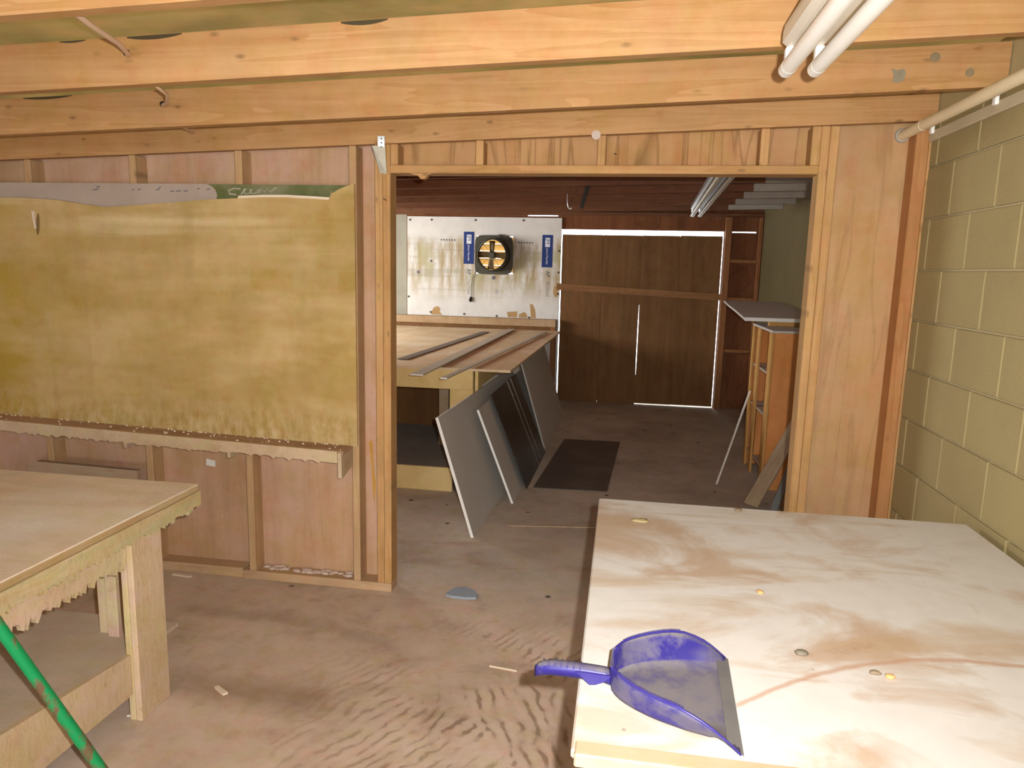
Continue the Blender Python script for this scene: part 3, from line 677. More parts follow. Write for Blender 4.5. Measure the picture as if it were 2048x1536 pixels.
prism('bracket', [(3.068, 0.74), (3.198, 0.745), (3.198, 0.71), (3.10, 0.67), (3.07, 0.675)], 'x', -1.85, -1.832, shelf_m, sh)
prism('bracket', [(3.068, 0.752), (3.198, 0.757), (3.198, 0.72), (3.10, 0.685), (3.07, 0.69)], 'x', -2.40, -2.38, shelf_m, sh)
bm = bmesh.new(); rnd = random.Random(3)
for i in range(90):
    x = rnd.uniform(-3.3, -1.28); s = rnd.uniform(0.002, 0.006)
    bmesh.ops.create_icosphere(bm, subdivisions=1, radius=s, matrix=Matrix.Translation(Vector((x, rnd.choice((rnd.uniform(3.08, 3.17), 3.168)), shz(x) + s * 0.3)) - Vector(sh.location)))
cr = link('crumbs', to_mesh(bm, 'crumbs'), chip_m, sh); cr['kind'] = 'stuff'

st = prism('paper_sticker', [(-2.100, 0.562), (-2.050, 0.556), (-2.048, 0.588), (-2.098, 0.597)], 'y', Bk - 0.0025, Bk - 0.0005, sticker_m); tag(st, 'small white paper sticker on the plywood below the shelf', 'sticker')
gb = prism('ledger_board', [(-3.06, 0.43), (-2.407, 0.43), (-2.407, 0.545), (-2.985, 0.557), (-3.04, 0.53)], 'y', 3.165, 3.195, ledger_m); tag(gb, 'grey knotty board nailed across the studs behind the overspray bench', 'board')

# steel tie plate bent over joist and post
bm = bmesh.new()
up = [(-1.121, 2.176), (-1.090, 2.176), (-1.090, 2.116), (-1.121, 2.116)]
lo = [(-1.148, 2.124), (-1.090, 2.118), (-1.087, 2.014), (-1.116, 2.018)]
U = [bm.verts.new((x + 1.115, y - 3.17, z - 2.1)) for (x, z), y in zip(up, (3.181, 3.181, 3.180, 3.180))]
L = [bm.verts.new((x + 1.115, y - 3.17, z - 2.1)) for (x, z), y in zip(lo, (3.172, 3.181, 3.196, 3.193))]
bm.faces.new(U); bm.faces.new((L[0], U[3], U[2], L[1])) ; bm.faces.new(L)
bmesh.ops.remove_doubles(bm, verts=bm.verts, dist=0.0005)
bmesh.ops.recalc_face_normals(bm, faces=bm.faces)
bmesh.ops.solidify(bm, geom=bm.faces[:], thickness=0.002)
tie = link('tie_plate', to_mesh(bm, 'tie_plate'), plain('galvanised_wood_tint', (0.30, 0.27, 0.21), 0.5, 0.4, 0.7, 0.4, 30), None, (-1.115, 3.17, 2.1)); tag(tie, 'bent galvanised steel tie plate joining joist and door post', 'bracket')  # tan tint puts the reflected wood into the steel colour
sp1 = box('bright_strap', -1.1215, -1.0895, 3.1755, 3.1775, 2.117, 2.1765, steel_m, None, (0.05, 0, 0.12), 0.0006); sp1.parent = tie; sp1.location = Vector(sp1.location) - tie.location; tag(sp1, 'shiny upper strap')
for z in (2.165, 2.147, 2.130):
    bm = bmesh.new(); bmesh.ops.create_cone(bm, cap_ends=True, segments=10, radius1=0.003, radius2=0.003, depth=0.003)
    h = link('nail_hole', to_mesh(bm, 'nail_hole'), black_m, tie, Vector((-1.104, 3.1752, z)) - tie.location, (PI / 2, 0, 0))

# conduit pipe through the partition on the right
pp = empty('conduit_pipe', (1.11, 2.2, 2.188)); tag(pp, 'cream plastic pipe running under the joists beside the block wall', 'pipe')
rod('pipe_run', [(1.11, 0.2, 2.188), (1.11, 3.06, 2.188)], 0.021, pipe_m, pp, 18)
rod('pipe_end', [(1.11, 3.068, 2.188), (1.11, 3.286, 2.188)], 0.021, pipe_m, pp, 18)
rod('coupling_ring', [(1.11, 3.058, 2.188), (1.11, 3.070, 2.188)], 0.0185, dark_m, pp, 18)
rod('escutcheon', [(1.11, 3.280, 2.188), (1.11, 3.288, 2.188)], [0.028, 0.030], plain('grey_caulk', (0.36, 0.32, 0.27)), pp, 18)
wb2 = empty('wall_batten', (1.19, 2.2, 2.16)); tag(wb2, 'pale painted batten with white clips along the block wall', 'batten')
box('batten_strip', 1.178, 1.193, 0.3, 3.19, 2.145, 2.185, wallpaint_m, wb2)
for y in (3.15, 2.655, 2.15): box('clip', 1.165, 1.178, y - 0.012, y + 0.012, 2.17, 2.212, socket_m, wb2)

# sheathed cable looping through the joists
cb = empty('cable', (-1.6, 2.3, 2.2)); tag(cb, 'flat pinkish electrical cable threaded through the ceiling joists', 'cable')
def ribbon(pts, wd=0.006):
    return rod('cable_run', pts, wd, cable_m, cb, 8)
ribbon([(-1.262, 1.537, 2.156), (-1.31, 1.65, 2.164), (-1.36, 1.76, 2.178), (-1.42, 1.90, 2.195), (-1.49, 2.035, 2.206), (-1.52, 2.071, 2.216)], 0.0075)
ribbon([(-1.47, 2.113, 2.13 + 0.05), (-1.49, 2.15, 2.15), (-1.55, 2.3, 2.155), (-1.66, 2.46, 2.165), (-1.76, 2.58, 2.185), (-1.805, 2.652, 2.198)])
ribbon([(-1.81, 2.693, 2.17), (-1.84, 2.80, 2.155), (-1.90, 2.95, 2.168), (-1.98, 3.08, 2.186), (-2.02, 3.182, 2.196)])
for x, y, z in ((-1.524, 2.0735, 2.222), (-1.81, 2.6535, 2.205)):
    bm = bmesh.new(); bmesh.ops.create_cone(bm, cap_ends=True, segments=12, radius1=0.011, radius2=0.011, depth=0.003)
    link('drilled_hole', to_mesh(bm, 'drilled_hole'), black_m, cb, Vector((x, y, z)) - cb.location, (PI / 2, 0, 0))

# ---- twin tube lamps
def twin_lamp(name, label, x, y0, y1, ztop, hm, tm, smt):
    t = empty(name, (x, (y0 + y1) / 2, ztop)); tag(t, label, 'lamp')
    prof = [(-0.050, 0), (0.050, 0), (0.053, -0.016), (0.053, -0.040), (0.038, -0.052), (-0.038, -0.052), (-0.053, -0.040), (-0.053, -0.016)]
    prism('housing', [(x + u, ztop + v) for u, v in prof], 'y', y0, y1, hm, t)
    for s in (-0.034, 0.034):
        rod('tube', [(x + s, y0 + 0.03, ztop - 0.095), (x + s, y1 - 0.01, ztop - 0.095)], 0.019, tm, t, 20)
        for ye in (y0 + 0.016, y1 - 0.004):
            box('socket', x + s - 0.012, x + s + 0.012, ye - 0.012, ye + 0.012, ztop - 0.100, ztop - 0.052, smt, t)
            rod('end_cap', [(x + s, ye - 0.01, ztop - 0.095), (x + s, ye + 0.03, ztop - 0.095)], 0.0193, tm, t, 20)
    return t
twin_lamp('fluorescent_lamp', 'white twin tube lamp, unlit, hanging under the near joists', 0.402, 0.45, 1.90, 2.196, enamel_m, tube_m, socket_m)
lampfar = twin_lamp('fluorescent_lamp', 'dull metal twin tube lamp under the dark joists of the back room', 0.585, 3.95, 7.1, 2.250, steel_m, plain('dusty_glass_tube', (0.42, 0.38, 0.26), 0.25, 0.5, 0.2), steel_m)

lampfar.rotation_euler = (0, 0, -0.036)
# ================================================================ NEAR RIGHT TABLE
tb = empty('white_table', (0.555, 1.78, 0)); tag(tb, 'white topped work table with brown dust stains against the block wall', 'table')
TZ = 0.8
bm = bmesh.new(); bm_box(bm, 1.215, 1.375, 0.019, bev=0.004)
top = link('tabletop', to_mesh(bm, 'tabletop'), table_m, tb, (0.0, 0.0025, TZ - 0.0095))
box('end_strip', -0.046, 1.163, 1.079, 1.118, TZ - 0.022, TZ + 0.0035, wood('edge_pine', (0.56, 0.45, 0.32), (0.50, 0.37, 0.24), 'x', 0.3, 0.2), tb)
for z in (0.0, 0.007, 0.014): pass
for a, b, c, d in ((-0.02, 1.13, 2.40, 2.435), (-0.02, 1.13, 1.13, 1.165)): box('apron', a, b, c, d, 0.68, 0.78, pine['x'], tb)
for a, b in ((-0.02, 0.015), (1.095, 1.13)): box('apron', a, b, 1.166, 2.399, 0.68, 0.78, pine['y'], tb)
for x in (0.06, 1.05):
    for y in (1.21, 2.355): box('leg', x - 0.044, x + 0.044, y - 0.044, y + 0.044, 0, 0.68 if False else 0.779, pine['z'], tb)
# scraps lying on it
def pebble(name, x, y, z, rx, ry, rz, mat, label, cat, seed=0, group=None):
    bm = bmesh.new(); bmesh.ops.create_icosphere(bm, subdivisions=2, radius=1.0); r_ = random.Random(seed)
    for v in bm.verts:
        k = 1 + r_.uniform(-0.18, 0.18); v.co = Vector((v.co.x * rx * k, v.co.y * ry * k, max(v.co.z, -0.55) * rz))
    o = link(name, to_mesh(bm, name, True), mat, None, (x, y, z + rz * 0.55)); return tag(o, label, cat, group)
crumb_m = plain('crumb_brown', (0.24, 0.18, 0.12)); amber_m = plain('amber_drop', (0.70, 0.42, 0.18))
pebble('dried_glue_lump', 0.412, 1.496, TZ, 0.014, 0.011, 0.006, plain('grey_lump', (0.20, 0.17, 0.13)), 'grey dried lump in the middle of the white tabletop', 'debris', 1)
pebble('paint_scab', 0.085, 2.262, TZ, 0.030, 0.020, 0.004, plain('ochre_scab', (0.46, 0.38, 0.20)), 'ochre peeling paint scab near the far left corner of the white table', 'debris', 2)
pebble('wood_crumb', 0.423, 2.437, TZ, 0.012, 0.014, 0.006, crumb_m, 'dark crumb at the far edge of the white table', 'debris', 3)
pebble('resin_drop', 0.571, 1.436, TZ, 0.010, 0.009, 0.005, amber_m, 'amber drop on the right half of the white table', 'debris', 4)
pebble('resin_drop', 0.380, 1.789, TZ, 0.009, 0.011, 0.004, amber_m, 'pale amber drop in the clean area mid table', 'debris', 5)
pebble('wood_crumb', 0.545, 1.445, TZ, 0.012, 0.007, 0.005, crumb_m, 'brown crumb beside the amber drop on the white table', 'debris', 6)

# ---- dustpan
dp = empty('dustpan', (0.0165, 1.297, TZ)); dp.rotation_euler = (0, 0, math.radians(-3.0)); tag(dp, 'dusty blue plastic dustpan lying on the white table, handle overhanging', 'dustpan')
LN = 0.224
def hw(t):
    pts = [(0, 0.036), (0.03, 0.052), (0.07, 0.067), (0.12, 0.080), (0.2, 0.096), (0.3, 0.112), (0.40, 0.124), (0.60, 0.142), (0.80, 0.152), (1.0, 0.156)]
    for (a, b), (c, d) in zip(pts, pts[1:]):
        if t <= c: return b + (d - b) * (t - a) / (c - a)
    return pts[-1][1]
def wallh(t): return 0.058 * (1 - max(0, (t - 0.45) / 0.55) ** 1.9) + 0.0035
ts = [0, 0.03, 0.07, 0.12, 0.2, 0.3, 0.4, 0.5, 0.6, 0.7, 0.78, 0.84, 0.88, 0.94, 1.0]
bm = bmesh.new(); prof = []
FR = (-1.0, -0.975, -0.94, -0.90, -0.80, -0.5, 0, 0.5, 0.80, 0.90, 0.94, 0.975, 1.0)
for t in ts:
    w_ = hw(t); h = wallh(t); row = []
    fl = 0.006 + 0.006 * (1 - t)
    if t in (0.84,): fl = 0.010
    if t in (0.88,): fl = 0.006
    if t > 0.9: fl = 0.003
    for s in FR:
        a = abs(s)
        if a >= 0.999: z = h
        elif a > 0.97: z = fl + (h - fl) * 0.72
        elif a > 0.93: z = fl + (h - fl) * 0.34
        elif a > 0.89: z = fl + (h - fl) * 0.08
        else: z = fl
        bulge = 1 - 0.16 * (1 - (z - fl) / max(h - fl, 1e-4)) if a > 0.85 else 0.9
        row.append(bm.verts.new((t * LN, s * w_ * (1.0 if a < 0.85 else (0.90 + 0.10 * ((a - 0.9) / 0.1 if a > 0.9 else 0))), z)))
    prof.append(row)
n = len(FR)
for p, q in zip(prof, prof[1:]):
    for i in range(n - 1): bm.faces.new((p[i], q[i], q[i + 1], p[i + 1]))
# back wall closing the pan at the neck
bk = [bm.verts.new((-0.006, prof[0][i].co.y * 0.9, wallh(0))) for i in range(n)]
for i in range(n - 1): bm.faces.new((bk[i], prof[0][i], prof[0][i + 1], bk[i + 1]))
bmesh.ops.recalc_face_normals(bm, faces=bm.faces)
bmesh.ops.solidify(bm, geom=bm.faces[:], thickness=0.0024)
pan = link('pan', to_mesh(bm, 'pan', True), pan_m, dp)
# rolled rim and its row of teeth
for s in (-1, 1):
    rm = rod('rim', [(t * LN, s * hw(t), wallh(t)) for t in ts], [0.0028] * 11 + [0.0024, 0.002, 0.0016, 0.0012], blue_m, None, 6, (0, 0, 0)); rm.parent = dp
    bm = bmesh.new()
    for i in range(34):
        t = 0.06 + 0.5 * i / 33; bm_box(bm, 0.0022, 0.005, 0.004, (t * LN, s * (hw(t) - 0.001), wallh(t) + 0.003))
    te = link('rim_teeth', to_mesh(bm, 'rim_teeth'), blue_m, dp); te['kind'] = 'stuff'
# pale rubber lip
bm = bmesh.new(); a0, a1 = 0.905 * LN, 1.02 * LN
V = [bm.verts.new(p) for p in ((a0, -0.141, 0.0085), (a1, -0.157, 0.0025), (a1, 0.157, 0.0025), (a0, 0.141, 0.0085))]
bm.faces.new(V); bmesh.ops.solidify(bm, geom=bm.faces[:], thickness=0.002)
lip = link('lip', to_mesh(bm, 'lip'), pan_lip_m, dp); tag(lip, 'pale grey dusty front lip')
# handle: an arched trough with grip ribs and a hanging fin
hs = [(-0.002, 0.016, 0.030), (-0.02, 0.0135, 0.034), (-0.05, 0.0135, 0.035), (-0.09, 0.0145, 0.035), (-0.12, 0.0145, 0.034), (-0.138, 0.013, 0.031), (-0.150, 0.010, 0.026), (-0.157, 0.005, 0.020)]
bm = bmesh.new(); rows = []
for x, w_, z in hs:
    rows.append([bm.verts.new((x, s * w_, z - d)) for s, d in ((-1.0, 0.020), (-1.0, 0.004), (-0.75, 0.0), (0, -0.0015), (0.75, 0.0), (1.0, 0.004), (1.0, 0.020))])
for p, q in zip(rows, rows[1:]):
    for i in range(6): bm.faces.new((p[i], p[i + 1], q[i + 1], q[i]))
bmesh.ops.recalc_face_normals(bm, faces=bm.faces); bmesh.ops.solidify(bm, geom=bm.faces[:], thickness=0.003)
link('handle', to_mesh(bm, 'handle', True), pan_m, dp)
for i in range(7):
    x = -0.066 - 0.0125 * i; z = 0.0365 - max(0, (-x - 0.115)) * 0.15
    rb = rod('grip_rib', [(x, -0.0145, z - 0.012), (x, -0.0125, z - 0.001), (x, 0, z + 0.0005), (x, 0.0125, z - 0.001), (x, 0.0145, z - 0.012)], 0.0011, pan_m, None, 6, (0, 0, 0)); rb.parent = dp
fin = prism('handle_fin', [(-0.004, 0.030), (-0.075, 0.030), (-0.062, 0.020), (-0.046, 0.006), (-0.034, 0.008), (-0.018, 0.016)], 'y', -0.017, -0.0135, blue_m, None, (0, 0, 0)); fin.parent = dp

# ================================================================ NEAR LEFT BENCH
bn = empty('overspray_bench', (-2.2, 1.5, 0)); tag(bn, 'plywood bench crusted with tan overspray before the yellow panel', 'bench')
BX, BYF, BZ = -1.60, 2.443, 0.75
box('benchtop', -2.85, BX, 0.45, BYF, BZ - 0.006, BZ, bench_top_m, bn, bev=0.001)
box('edge_band', BX - 0.03, BX + 0.002, 0.45, BYF - 0.002, BZ - 0.0275, BZ - 0.0065, bench_lip_m, bn)
ragged('side_rail', 'y', 0.45, BYF + 0.006, BX - 0.018, BX + 0.006, BZ - 0.028, BZ - 0.082, 0.018, rail_crust, bn, 0.006, 0, 11)
ragged('apron', 'y', 0.71, 2.053, BX - 0.045, BX - 0.022, BZ - 0.05, BZ - 0.155, 0.030, apron_crust, bn, 0.006, 0, 23)
ragged('apron', 'x', -2.8, BX - 0.02, BYF - 0.03, BYF - 0.006, BZ - 0.028, BZ - 0.10, 0.02, rail_crust, bn, 0.012, 0, 31)
# corner leg: broad board plus narrow return board
lg = box('leg', -1.626, -1.603, 2.055, 2.215, 0.0, 0.70, leg_crust, bn)
lg2 = box('leg', -1.650, -1.627, 2.055, 2.09, 0.0, 0.70, leg_crust, bn)
for y in (0.55,): box('leg', -1.626, -1.603, y, y + 0.15, 0, 0.70, bench_side_m, bn)
for y in (0.55, 2.1): box('leg', -2.78, -2.755, y, y + 0.15, 0, 0.70, bench_side_m, bn)
# inner posts standing on the low shelf
for a, b, y in ((-1.885, -1.845, 2.22), (-1.835, -1.79, 2.20)): box('inner_post', a, b, y, y + 0.022, 0.215, 0.70, apron_crust, bn)
lsh = prism('low_shelf', [(0.5, 0.275), (2.35, 0.200), (2.35, 0.215), (0.5, 0.29)], 'x', -2.75, -1.652, bench_low_m, bn)
prism('stretcher', [(0.5, 0.13), (2.054, 0.102), (2.054, 0.250), (0.5, 0.42)], 'x', -1.648, -1.630, leg_crust, bn)
# green pole leaning on the bench edge
pa, pb = Vector((-1.322, 1.640, 0.016)), Vector((-1.545, 1.482, 0.66))
pt = pa + (pb - pa) * 1.42
gp = empty('broom_handle', pa); tag(gp, 'green painted metal pole with rusty patches leaning on the overspray bench', 'pole')
rod('shaft', [pa, pa + (pt - pa) * 0.5, pt], 0.0155, pole_m, gp, 16)
rod('end_cap', [pa - (pt - pa).normalized() * 0.006, pa + (pt - pa).normalized() * 0.03], 0.0168, dark_m, gp, 16)

# floor scraps
def slab(name, pts, h, mat, label, cat, group=None, z=0.0):
    return tag(prism(name, pts, 'z', z, z + h, mat), label, cat, group)
slab('slate_chip', [(-0.800, 3.215), (-0.77, 3.20), (-0.70, 3.198), (-0.645, 3.21), (-0.64, 3.24), (-0.67, 3.285), (-0.72, 3.315), (-0.765, 3.30), (-0.79, 3.26)], 0.012, stone_m, 'flat blue grey stone chip on the floor in the doorway', 'stone')
slab('wood_scrap', [(-1.468, 2.285), (-1.46, 2.297), (-1.40, 2.262), (-1.412, 2.248)], 0.008, chip_m, 'small pale wood offcut on the floor beside the bench leg', 'debris')
slab('wood_scrap', [(-1.675, 2.07), (-1.665, 2.085), (-1.63, 2.09), (-1.64, 2.078)], 0.004, white_edge, 'white sliver on the floor at the foot of the bench leg', 'debris')
slab('splinter_stick', [(-0.47, 2.634), (-0.47, 2.640), (-0.355, 2.625), (-0.355, 2.619)], 0.006, chip_m, 'thin pale splinter on the floor left of the dustpan handle', 'debris')
slab('wood_scrap', [(-2.24, 3.16), (-2.23, 3.175), (-2.13, 3.165), (-2.135, 3.15)], 0.006, chip_m, 'pale splinter on the floor below the bottom plate', 'debris')
slab('thin_stick', [(-0.66, 4.24), (-0.66, 4.252), (-0.06, 4.345), (-0.06, 4.333)], 0.006, leanwood_m, 'thin stick lying across the floor behind the white table', 'stick')

# ================================================================ BACK ROOM
# foil faced foam board
fb = empty('foam_board', (-1.73, 8.73, 1.60)); tag(fb, 'white foam insulation board with blue printing around the wall fan', 'board')
bx0, bx1, bz0, bz1 = -2.705, -0.778, 0.0, 2.228
bm = bmesh.new()
for (a, b, c, d) in ((bx0, FX0, bz0, bz1), (FX1, bx1, bz0, bz1), (FX0, FX1, bz0, FZ0), (FX0, FX1, FZ1, bz1)):
    bm_box(bm, b - a, 0.028, d - c, ((a + b) / 2 + 1.73, 0, (c + d) / 2 - 1.60))
face = link('facer', to_mesh(bm, 'facer'), foam_m, fb, (0, 0.014, 0))
def lab(x0, x1, z0, z1):
    o = box('printed_label', x0, x1, 8.7265, 8.7295, z0, z1, navy_m, fb, bev=0); tag(o, 'blue printed panel with white lettering')
    q = Vector((fb.location)) + Vector(o.location)
    lo_ = box('logo_block', x0 + 0.036, x1 - 0.034, 8.7245, 8.7262, z1 - 0.145, z1 - 0.035, print_white_m, fb, bev=0)
    lo_.parent = o; lo_.location = Vector(lo_.location) - o.location
    for body, sz, lx, lz, mt, yy in (('JM', 0.062, x0 + 0.047, z1 - 0.047, navy_m, 8.7240), ('Johns Manville', 0.0335, x0 + 0.052, z1 - 0.160, print_white_m, 8.7260)):
        t_ = text('lettering', body, sz, mt, o, (0, 0, 0), (PI / 2, PI / 2, 0))
        t_.location = Vector((lx, yy, lz)) - fb.location - o.location
lab(-1.982, -1.853, 1.660, 2.050); lab(-1.008, -0.880, 1.640, 2.027)
text('lettering', 'AP', 0.062, ink_m, fb, (-1.935, 8.7275, 1.600), (PI / 2, PI / 2, 0))
text('lettering', 'AP', 0.062, ink_m, fb, (-0.950, 8.7275, 1.595), (PI / 2, PI / 2, 0))
text('lettering', 'Foil-Faced', 0.045, pale_ink_m, fb, (-0.945, 8.7275, 1.470), (PI / 2, PI / 2, 0))
text('lettering', 'Foil-Faced', 0.045, pale_ink_m, fb, (-1.930, 8.7275, 1.470), (PI / 2, PI / 2, 0))
for x0, z in ((-2.265, 1.947), (-1.297, 1.930)):
    bm = bmesh.new()
    for i in range(6): bm_box(bm, 0.017, 0.001, 0.017, (i * 0.0335, 0, 0)); bm_box(bm, 0.004, 0.0012, 0.022, (i * 0.0335 + 0.002, 0, 0))
    link('printed_marks', to_mesh(bm, 'printed_marks'), ink_m, fb, Vector((x0, 8.729, z)) - fb.location)
for x, z, sx, sz in ((-2.56, 1.545, 0.032, 0.032), (-1.60, 1.498, 0.04, 0.04), (-1.56, 1.33, 0.03, 0.05)):
    box('printed_mark', x - sx / 2, x + sx / 2, 8.7285, 8.7297, z - sz / 2, z + sz / 2, ink_m if z > 1.4 else pale_ink_m, fb, bev=0)
for i, pts in enumerate(([(-2.396, 1.044), (-2.357, 1.110), (-2.31, 1.128), (-2.272, 1.10), (-2.285, 1.06), (-2.246, 1.018), (-2.39, 1.02)], [(-1.424, 1.082), (-1.298, 1.092), (-1.297, 1.02), (-1.41, 1.018)], [(-1.275, 1.052), (-1.211, 1.090), (-1.18, 1.07), (-1.165, 1.018), (-1.272, 1.018)], [(-1.139, 1.190), (-1.105, 1.185), (-1.075, 1.12), (-1.062, 1.018), (-1.122, 1.018)], [(-0.849, 1.417), (-0.800, 1.42), (-0.800, 1.29), (-0.835, 1.28), (-0.859, 1.338)])):
    t_ = prism('torn_patch', pts, 'y', 8.7283, 8.7297, kraft_m, fb)
bm = bmesh.new(); bmesh.ops.create_cone(bm, cap_ends=True, segments=10, radius1=0.011, radius2=0.013, depth=0.006); scr = to_mesh(bm, 'screw'); scr.materials.append(dark_m)
for x, z in ((-2.668, 2.185), (-2.393, 2.188), (-1.838, 2.190), (-1.245, 2.195), (-2.396, 1.685), (-2.687, 1.237), (-0.800, 1.838), (-0.800, 1.581), (-0.800, 1.322), (-2.399, 1.051), (-1.967, 1.040), (-1.553, 1.028), (-1.145, 1.023)):
    link('screw', scr, None, fb, Vector((x, 8.7275, z)) - fb.location, (PI / 2, 0, 0))

# wall fan
fn = empty('exhaust_fan', (-1.60, 8.70, 1.775)); tag(fn, 'square framed exhaust fan with four blades in the foam board', 'fan')
def ring_plate(name, half, corner, rad, y0, y1, mat, parent, cx=-1.60, cz=1.775, seg=48):
    bm = bmesh.new(); rows = []
    for i in range(seg):
        a = 2 * PI * i / seg; ca, sa = math.cos(a), math.sin(a)
        k = (abs(ca) ** 7 + abs(sa) ** 7) ** (-1 / 7) if corner else 1 / max(abs(ca), abs(sa))
        ox, oz = half * k * ca, half * k * sa
        rows.append([bm.verts.new((cx + x, y, cz + z)) for (x, z, y) in ((ox, oz, y0), (rad * ca, rad * sa, y0), (rad * ca, rad * sa, y1), (ox, oz, y1))])
    for i in range(seg):
        p, q = rows[i], rows[(i + 1) % seg]
        for k in range(4): bm.faces.new((p[k], q[k], q[(k + 1) % 4], p[(k + 1) % 4]))
    o = Vector((cx, (y0 + y1) / 2, cz))
    for v in bm.verts: v.co -= o
    return link(name, to_mesh(bm, name), mat, parent, o - parent.location)
ring_plate('frame', 0.2365, True, 0.185, 8.705, 8.724, dark_m, fn)
# venturi ring standing proud of the frame
bm = bmesh.new(); rows = []
for i in range(40):
    a = 2 * PI * i / 40; rows.append([bm.verts.new((r * math.cos(a), y, r * math.sin(a))) for r, y in ((0.205, 0.0), (0.184, -0.20), (0.178, -0.20), (0.198, 0.0))])
for i in range(40):
    p, q = rows[i], rows[(i + 1) % 40]
    for k in range(4): bm.faces.new((p[k], q[k], q[(k + 1) % 4], p[(k + 1) % 4]))
link('venturi_ring', to_mesh(bm, 'venturi_ring', True), dark_m, fn, (0, 0.005, 0))
rod('hub', [(-1.60, 8.53, 1.77), (-1.60, 8.60, 1.77)], [0.036, 0.04], dark_m, fn, 20)
rod('motor', [(-1.60, 8.60, 1.77), (-1.60, 8.70, 1.77)], 0.045, dark_m, fn, 20)
for q in range(4):
    a = q * PI / 2 + 0.04
    bm = bmesh.new(); rows = []
    for t in (0.03, 0.07, 0.12, 0.168):
        w_ = 0.030 + 0.06 * t; tw = 0.5 - 1.2 * t
        rows.append([bm.verts.new((t, s * w_ * math.sin(tw), s * w_ * math.cos(tw))) for s in (-1, 0, 1)])
    for p, r_ in zip(rows, rows[1:]):
        for k in range(2): bm.faces.new((p[k], r_[k], r_[k + 1], p[k + 1]))
    bmesh.ops.solidify(bm, geom=bm.faces[:], thickness=0.002)
    link('blade', to_mesh(bm, 'blade', True), blade_m, fn, (0, -0.135, -0.005), (0, a, 0))
for a in (2.2, 2.6, -0.9, -2.3):
    rod('guard_wire', [(-1.60 + 0.03 * math.cos(a), 8.545, 1.77 + 0.03 * math.sin(a)), (-1.60 + 0.182 * math.cos(a), 8.51, 1.775 + 0.182 * math.sin(a))], 0.002, dark_m, fn, 5)
for i in range(5):
    z = 1.605 + 0.088 * i
    bar('louvre', (-1.825, 8.86, z), (-1.375, 8.86, z), 0.094, 0.003, louvre_m, fn, (0, 0.50, -0.86))
for s in (-1, 1): box('louvre_side', -1.60 + s * 0.232 - 0.004, -1.60 + s * 0.232 + 0.004, 8.802, 8.93, 1.56, 1.99, louvre_m, fn)
box('clamp', -1.545, -1.505, 8.69, 8.72, 1.985, 2.022, dark_m, fn)
rod('power_cord', [(-1.80, 8.70, 1.60), (-1.86, 8.715, 1.50), (-1.875, 8.715, 1.40), (-1.877, 8.715, 1.25)], 0.004, dark_m, fn, 6)
rod('plug', [(-1.877, 8.712, 1.255), (-1.885, 8.71, 1.215), (-1.885, 8.71, 1.195)], [0.012, 0.02, 0.012], black_m, fn, 8)

# far bench
fbn = empty('back_room_bench', (-2.2, 6.7, 0)); tag(fbn, 'long plywood bench under the foam board in the back room', 'bench')
FZ = 0.88
prism('benchtop', [(-3.6, 5.03), (-0.785, 5.03), (-0.735, 8.10), (-0.74, 8.58), (-3.6, 8.58)], 'z', FZ - 0.018, FZ, farbench_m, fbn)
box('front_apron', -3.5, -1.066, 5.045, 5.066, 0.718, FZ - 0.018, yply_m, fbn)
box('leg', -1.244, -1.066, 5.067, 5.09, 0.0, FZ - 0.019, yply_m, fbn)
box('leg', -1.06, -1.035, 5.091, 5.25, 0.0, FZ - 0.019, yply_m, fbn)
box('side_apron', -1.062, -1.040, 5.26, 8.5, 0.72, FZ - 0.019, yply_m, fbn)
box('leg', -1.44, -1.36, 5.5, 5.54, 0, FZ - 0.019, leanwood_m, fbn)
for y in (8.3,): box('leg', -1.10, -0.95, y, y + 0.025, 0, FZ - 0.019, yply_m, fbn)
box('leg', -3.4, -3.3, 5.1, 5.14, 0, FZ - 0.019, yply_m, fbn)
box('low_shelf', -3.4, -1.07, 4.86, 6.2, 0.155, 0.175, plain('dim_dusty_shelf', (0.22, 0.20, 0.18), 0.9, 0.1, 0, 0.5, 3, (0.34, 0.33, 0.32)), fbn)
box('void_shade', -3.4, -1.30, 6.21, 6.23, 0.0, FZ - 0.019, ply_dark, fbn)  # dark sheet added to stand for the shaded void under the bench
box('kickboard', -3.4, -1.165, 4.84, 4.858, 0.0, 0.176, yply_m, fbn)
box('ledge_shade', -3.6, -0.81, 8.60, 8.70, FZ - 0.02, 0.924, ply_dark, fbn, bev=0)  # dark board put in for the shade below the ledge
box('back_ledge', -3.6, -0.80, 8.585, 8.725, 0.925, 1.012, tanspray('ledge_wood', (0.46, 0.32, 0.19), (0.38, 0.25, 0.14), (0.50, 0.38, 0.25), (6, 1, 1)), fbn)
box('ledge_post', -0.86, -0.80, 8.59, 8.72, 0, 0.924, far_stud, fbn)
